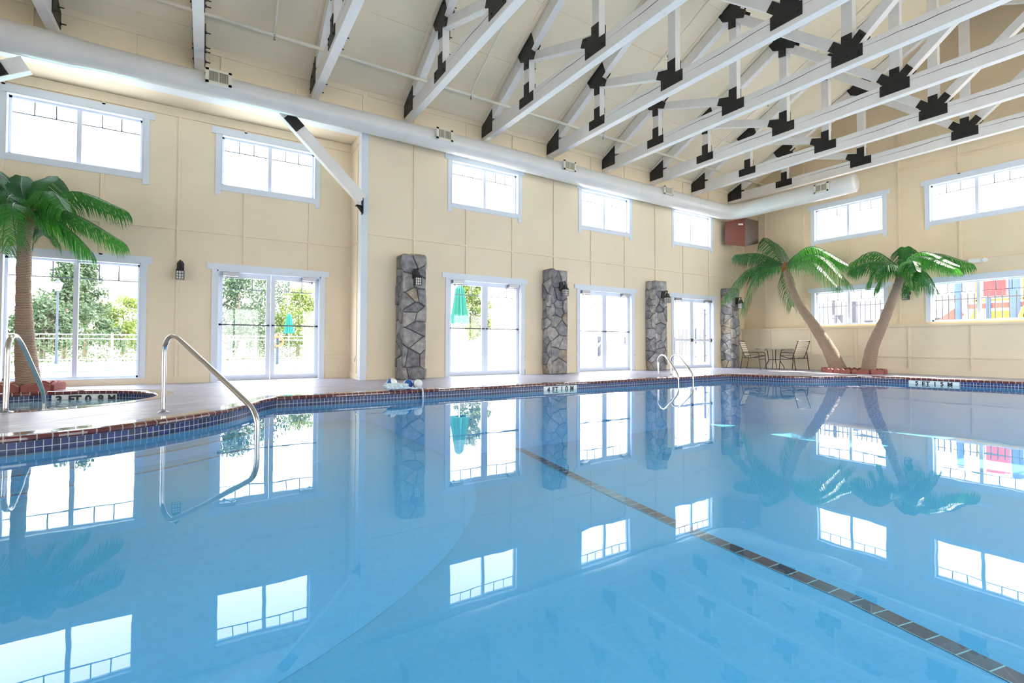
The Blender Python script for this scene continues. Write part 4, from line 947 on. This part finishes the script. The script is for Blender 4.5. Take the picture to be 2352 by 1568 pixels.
# ================================================================== OUTSIDE
mb = MB(); poly_fill(mb, [(-60, -40), (90, -40), (90, 90), (-60, 90)], [[(XWEST-T, YS-T), (XU+T, YS-T), (XU+T, YR+T), (XWEST-T, YR+T)][::-1]], -0.06); S(mb.build('ground', 'concrete_out'))
mb = MB(); poly_fill(mb, [(-60, 27.2), (16, 27.2), (16, 60), (-60, 60)], [], -0.05); S(mb.build('lawn', 'grass_out'))
mb = MB(); poly_fill(mb, [(-6, 17.5), (12, 16.8), (13, 20.5), (9, 24.4), (-6, 25.4)], [], -0.045); tag(mb.build('outdoor_pool', 'pool_out'), 'outdoor swimming pool beyond the glass doors', 'swimming pool')
def tree(label, x, y, h, w_, kind, seed, conical=False, z0=0.6):
    rng = random.Random(seed); r = thing('tree', label, 'tree', (x, y, -0.05), group='trees beyond the outdoor fence')
    mb = MB(); mb.tube([(0, 0, 0), (0.05, 0, h*0.35), (0, 0.05, h*0.85)], [0.12, 0.08, 0.02], 7); 
    for i in range(7): a = rng.uniform(0, 6.28); zz = rng.uniform(z0, h*0.7); mb.tube([(0, 0, zz), (math.cos(a)*w_*0.25, math.sin(a)*w_*0.25, zz+0.3)], [0.035, 0.01], 5)
    mb.build('trunk', 'bark', r)
    mb = MB(); blobs = []
    for i in range(44):
        f_ = (i+rng.random())/44; zz = z0+(h-z0)*f_; rad = (w_/2*(1.05-f_) if conical else w_/2*math.sqrt(max(0.05, 1-(2*f_-0.9)**2*0.9)))
        a = rng.uniform(0, 6.28); q = rad*math.sqrt(rng.random())*0.85; blobs.append((Vector((q*math.cos(a), q*math.sin(a), zz)), rng.uniform(0.14, 0.26)*w_*0.5+0.12))
    for c, b in blobs:
        for i in range(100):
            v = Vector((rng.gauss(0, 1), rng.gauss(0, 1), rng.gauss(0, 0.8))).normalized()*b*rng.random()**0.4; p = c+v; s = rng.uniform(0.06, 0.12)
            u = Vector((rng.uniform(-1, 1), rng.uniform(-1, 1), rng.uniform(-1, 1))).normalized(); t_ = u.orthogonal().normalized()
            mb.add([p-u*s, p+t_*s*0.6, p+u*s, p-t_*s*0.6], [(0, 1, 2, 3)])
    mb.build('foliage', kind, r)
def gx(x, y, Yv): return at(x, y, 1, Yv).x
tree('left conifer of the pair seen through the big window', gx(150, 700, 32), 32, 4.7, 3.4, 'leaf_a', 1, True)
tree('taller right conifer of the pair seen through the big window', gx(197, 700, 36.5), 36.5, 5.9, 3.6, 'leaf_a', 2, True)
tree('low bushy tree left of the conifers behind the lamp post', gx(98, 730, 28.8), 28.8, 2.5, 2.4, 'leaf_a', 3)
tree('yellow green bushy tree at the right edge of the big window', gx(283, 730, 43), 43, 3.8, 4.2, 'leaf_b', 4)
tree('tall green tree filling the left leaf of the first glass door', gx(548, 700, 28.6), 28.6, 4.5, 3.6, 'leaf_a', 5)
tree('tall green tree behind the meeting stiles of the first glass door', gx(612, 700, 38), 38, 5.5, 5.2, 'leaf_a', 6)
tree('yellow green tree behind the folded parasol in the first glass door', gx(685, 720, 33.2), 33.2, 4.1, 4.4, 'leaf_b', 7)
tree('bright yellow green tree behind the folded parasol in the second door', gx(1086, 700, 24), 24, 4.4, 2.3, 'leaf_b', 8, z0=1.2)
# hedge and fence behind the outdoor pool
def hedge(label, x0, x1, y, h, seed):
    rng = random.Random(seed); mb = MB()
    for i in range(int((x1-x0)*260)):
        p = Vector((rng.uniform(x0, x1), y+rng.uniform(-.35, .35), rng.uniform(-.04, h)*(0.9+0.2*rng.random()))); s = rng.uniform(0.03, 0.07)
        u = Vector((rng.uniform(-1, 1), rng.uniform(-1, 1), rng.uniform(-1, 1))).normalized(); t_ = u.orthogonal().normalized(); mb.add([p-u*s, p+t_*s*0.6, p+u*s, p-t_*s*0.6], [(0, 1, 2, 3)])
    tag(mb.build('hedge', 'leaf_a'), label, 'hedge')
hedge('low clipped hedge behind the outdoor pool', -8, 4.5, 26.2, 0.95, 11)
def fence(label, x0, x1, y, h, n, matn, rails, pick=0.010, axis=0, zb=-0.05, pw=0.035, pmat=None):
    r = thing('picket_fence', label, 'fence', (x0, y, zb) if axis == 0 else (y, x0, zb))
    L = x1-x0
    def bx(m, a0, a1, w_, z0, z1): m.box(a0, a1, -w_, w_, z0, z1) if axis == 0 else m.box(-w_, w_, a0, a1, z0, z1)
    m = MB()
    for z in rails: bx(m, 0, L, 0.015, z-0.018, z+0.018)
    m.build('rails', matn, r)
    m = MB()
    for i in range(n): a = L*i/(n-1); bx(m, a-pick, a+pick, pick, 0.05, h)
    m.build('picket_panel', pmat or matn, r)
    k = max(2, int(L/2.4))
    for i in range(k+1):
        a = L*i/k; m = MB(); bx(m, a-pw, a+pw, pw, 0, h+0.08+3*(pw-0.035)); m.build('post', matn, r)
fence('white low fence in front of the hedge beyond the outdoor pool', -8.5, 4.6, 25.75, 1.12, 100, 'rail_white', (0.12, 0.95, 1.12), 0.004, pmat='play_brown')
fence('tall dark picket fence seen through the farthest glass door', 20.0, 33.0, 19.2, 1.75, 95, 'fence_grey', (0.25, 0.95, 1.25), 0.017)
fence('dark picket fence behind the loungers in the third door', 17.0, 29.0, 24.0, 1.05, 70, 'fence_grey', (0.2, 0.9), 0.012, pw=0.10)
fence('black picket fence in front of the playground beyond the end wall', -2.0, 14.0, 19.0, 2.3, 110, 'fence_grey', (0.3, 1.2, 2.15), 0.013, axis=1)
# lamp post
lp = thing('street_lamp', 'outdoor lamp post with a tapered lantern in the big window', 'street lamp', (gx(131, 750, 24), 24, -0.05))
mb = MB(); mb.tube([(0, 0, 0), (0, 0, 0.5), (0, 0, 2.68)], [0.06, 0.035, 0.03], 10); mb.build('pole', 'fence_grey', lp)
mb = MB(); mb.lathe([(0.07, 2.68), (0.15, 2.95)], (0, 0, 0), 6); mb.build('lantern_glass', 'lantern_glass', lp)
mb = MB(); mb.lathe([(0.19, 2.95), (0.05, 3.06), (0.02, 3.12)], (0, 0, 0), 6); mb.build('cap', 'fence_grey', lp)
def parasol(label, x, y, zt, zb_, r_):
    t = thing('folded_parasol', label, 'umbrella', (x, y, -0.05), group='folded green parasols outside')
    mb = MB(); n = 24; rings = [(0.04, zt), (r_*0.45, zt-0.12), (r_*0.7, zt-0.5*(zt-zb_)), (r_*1.0, zb_+0.03), (r_*0.8, zb_)]
    for i, (rr_, z) in enumerate(rings):
        for j in range(n): a = 2*PI*j/n; q = rr_*(1+(0.22 if j % 2 else -0.12)*min(1, i)); mb.v.append((q*math.cos(a), q*math.sin(a), z))
    for i in range(len(rings)-1):
        for j in range(n): mb.f.append((i*n+j, i*n+(j+1) % n, (i+1)*n+(j+1) % n, (i+1)*n+j)); mb.mi.append(0)
    mb.build('canopy', 'umbrella_teal', t); mb = MB(); mb.tube([(0, 0, 0), (0, 0, zt+0.06)], 0.02, 8); mb.build('pole', 'rail_white', t)
parasol('folded green parasol close behind the second glass door', gx(1056, 700, 14.6), 14.6, 2.72, 1.44, 0.27)
parasol('small folded green parasol far behind the first glass door', gx(664, 745, 22), 22, 2.02, 1.20, 0.17)
# life ring on its post
rg = thing('life_ring', 'orange life ring hanging on a post beyond the outdoor pool', 'life ring', (gx(638, 783, 20), 19.95, 0.80))
mb = MB(); mb.tube([(0.17*math.cos(a), 0, 0.17*math.sin(a)) for a in [2*PI*i/24 for i in range(25)]], 0.045, 10); mb.build('ring', 'ring_orange', rg, smooth=True)
mb = MB(); mb.tube([(-0.05, 0, 0.2), (0, 0.02, 0.32), (0.06, 0, 0.22)], 0.03, 8); mb.build('rope_coil', 'ring_orange', rg)
mb = MB(); mb.tube([(rg.location.x, 20.05, -0.05), (rg.location.x, 20.05, 1.15)], 0.05, 10); tag(mb.build('ring_post', 'fence_grey'), 'dark post carrying the orange life ring', 'post')
def lounger(label, x, y, rz, grp='white sun loungers on the outdoor deck'):
    r = thing('sun_lounger', label, 'sun lounger', (x, y, -0.05), rz, grp)
    mb = MB(); mb.box(-0.9, 0.3, -0.3, -0.26, 0.28, 0.32); mb.box(-0.9, 0.3, 0.26, 0.3, 0.28, 0.32); mb.bar((0.3, -0.28, 0.3), (0.85, -0.28, 0.85), 0.03, 0.03); mb.bar((0.3, 0.28, 0.3), (0.85, 0.28, 0.85), 0.03, 0.03); mb.build('frame', 'rail_white', r)
    mb = MB()
    for i in range(14): mb.box(-0.88+0.085*i, -0.82+0.085*i, -0.27, 0.27, 0.32, 0.33)
    for i in range(8): p = Vector((0.33+0.066*i, 0, 0.34+0.066*i)); mb.bar(p-Vector((0, 0.27, 0)), p+Vector((0, 0.27, 0)), 0.06, 0.01, side=Vector((1, 0, 1)))
    mb.build('straps', 'strap_cream', r)
    for a in (-0.75, 0.35):
        for s in (-0.27, 0.27): mb = MB(); mb.tube([(a, s, 0), (a, s, 0.3)], 0.018, 6); mb.build('leg', 'rail_white', r)
lounger('sun lounger behind the right leaf of the third glass door', gx(1418, 830, 15), 15, 0.3)
lounger('sun lounger behind the left leaf of the third glass door', gx(1350, 830, 14), 14.4, 0.2)
lounger('sun lounger behind the left leaf of the farthest glass door', gx(1570, 830, 15), 14.6, 0.4)
lounger('sun lounger behind the right leaf of the farthest glass door', gx(1612, 830, 15), 15.2, 0.2)
# outdoor table and chair behind the second door, chair behind the first
ot = thing('outdoor_table', 'outdoor dining table behind the left leaf of the second glass door', 'table', (gx(1060, 830, 13), 13.0, -0.05))
mb = MB(); mb.lathe([(0.52, 0.62), (0.52, 0.65)], (0, 0, 0), 28); mb.build('table_top', 'beige_panel', ot)
for k in range(4): a = PI/4+PI/2*k; mb = MB(); mb.tube([(0.35*math.cos(a), 0.35*math.sin(a), 0.62), (0.40*math.cos(a), 0.40*math.sin(a), 0)], 0.015, 6); mb.build('leg', 'beige_panel', ot)
def outchair(label, x, y, rz):
    r = thing('outdoor_chair', label, 'chair', (x, y, -0.05), rz, 'pale outdoor chairs')
    mb = MB(); mb.box(-0.22, 0.24, -0.25, 0.25, 0.38, 0.41); mb.build('seat', 'strap_cream', r)
    mb = MB(); mb.bar((-0.22, 0, 0.40), (-0.36, 0, 0.88), 0.5, 0.02, side=Vector((0, 1, 0))); mb.build('backrest', 'strap_cream', r)
    for a, s in ((-0.2, -.24), (-0.2, .24), (0.22, -.24), (0.22, .24)): mb = MB(); mb.tube([(a, s, 0.39), (a*1.25, s, 0)], 0.013, 6); mb.build('leg', 'strap_cream', r)
outchair('pale outdoor chair right of the table behind the second door', gx(1100, 830, 13.4), 13.4, PI)
outchair('pale outdoor chair behind the left leaf of the first glass door', gx(525, 830, 14.5), 14.5, PI*0.9)
# playground and structures beyond the end wall
pg = thing('playground', 'colourful climbing frame seen through the low right window', 'playground', (22.5, 4.5, -0.05))
for yy, w_, z1 in ((6.24, 0.10, 3.3), (4.81, 0.14, 3.4), (5.45, 0.07, 2.4), (3.2, 0.12, 3.4)):
    mb = MB(); mb.tube([(0, yy-4.5, 0), (0, yy-4.5, z1)], w_, 14); mb.build('post', 'play_blue', pg)
mb = MB(); mb.box(-0.1, 0.3, 0.5, 1.05, 2.45, 3.3); mb.box(-0.1, 0.3, -1.2, -0.35, 2.5, 3.3); mb.build('red_panel', 'play_red', pg)
mb = MB(); mb.box(0.1, 0.3, -0.05, 1.0, 1.45, 1.95); mb.box(0.1, 0.25, 0.1, 0.14, 1.2, 3.1); mb.box(0.1, 0.25, 1.25, 1.30, 1.2, 3.1); mb.box(0.1, 0.25, -0.1, 1.4, 2.30, 2.36); mb.build('yellow_panel', 'play_yellow', pg)
mb = MB(); mb.bar((0.2, 2.6, 1.25), (0.2, 1.7, 2.0), 0.3, 0.35); mb.box(0.05, 0.35, -0.3, 1.5, 2.05, 2.22); mb.build('ramp', 'play_brown', pg)
mb = MB(); mb.tube(spline([(-0.2, 1.45, 1.0), (-0.2, 1.3, 1.8), (-0.2, 1.1, 2.1)], 6), 0.05, 8); mb.tube(spline([(-0.2, 0.3, 1.0), (-0.2, 0.1, 1.9), (-0.2, -0.1, 2.2)], 6), 0.05, 8); mb.build('grab_bar', 'play_yellow', pg)
for i, (y_, h_, w_) in enumerate(((10.1, 2.0, .10), (9.62, 2.55, .07), (9.2, 1.75, .14), (8.75, 2.2, .10), (8.2, 1.9, .16), (7.6, 2.3, .08), (7.25, 1.8, .15))):
    mb = MB(); mb.box(-0.12, 0.12, -w_, w_, 0, h_); mb.box(-0.14, 0.14, -w_-.02, w_+.02, h_, h_+0.05)
    o = mb.build('fence_pillar', 'fence_grey'); o.location = (22.6+0.25*i, y_, -0.05); tag(o, 'dark pillar %s seen through the low left end window' % ['nearest the room corner', 'second from the corner, tall and thin', 'third from the corner, short and wide', 'in the middle of the row', 'wide and right of the middle', 'thin and second from the palm side', 'last towards the palm trunk'][i], 'pillar', 'dark pillars beyond the end wall')
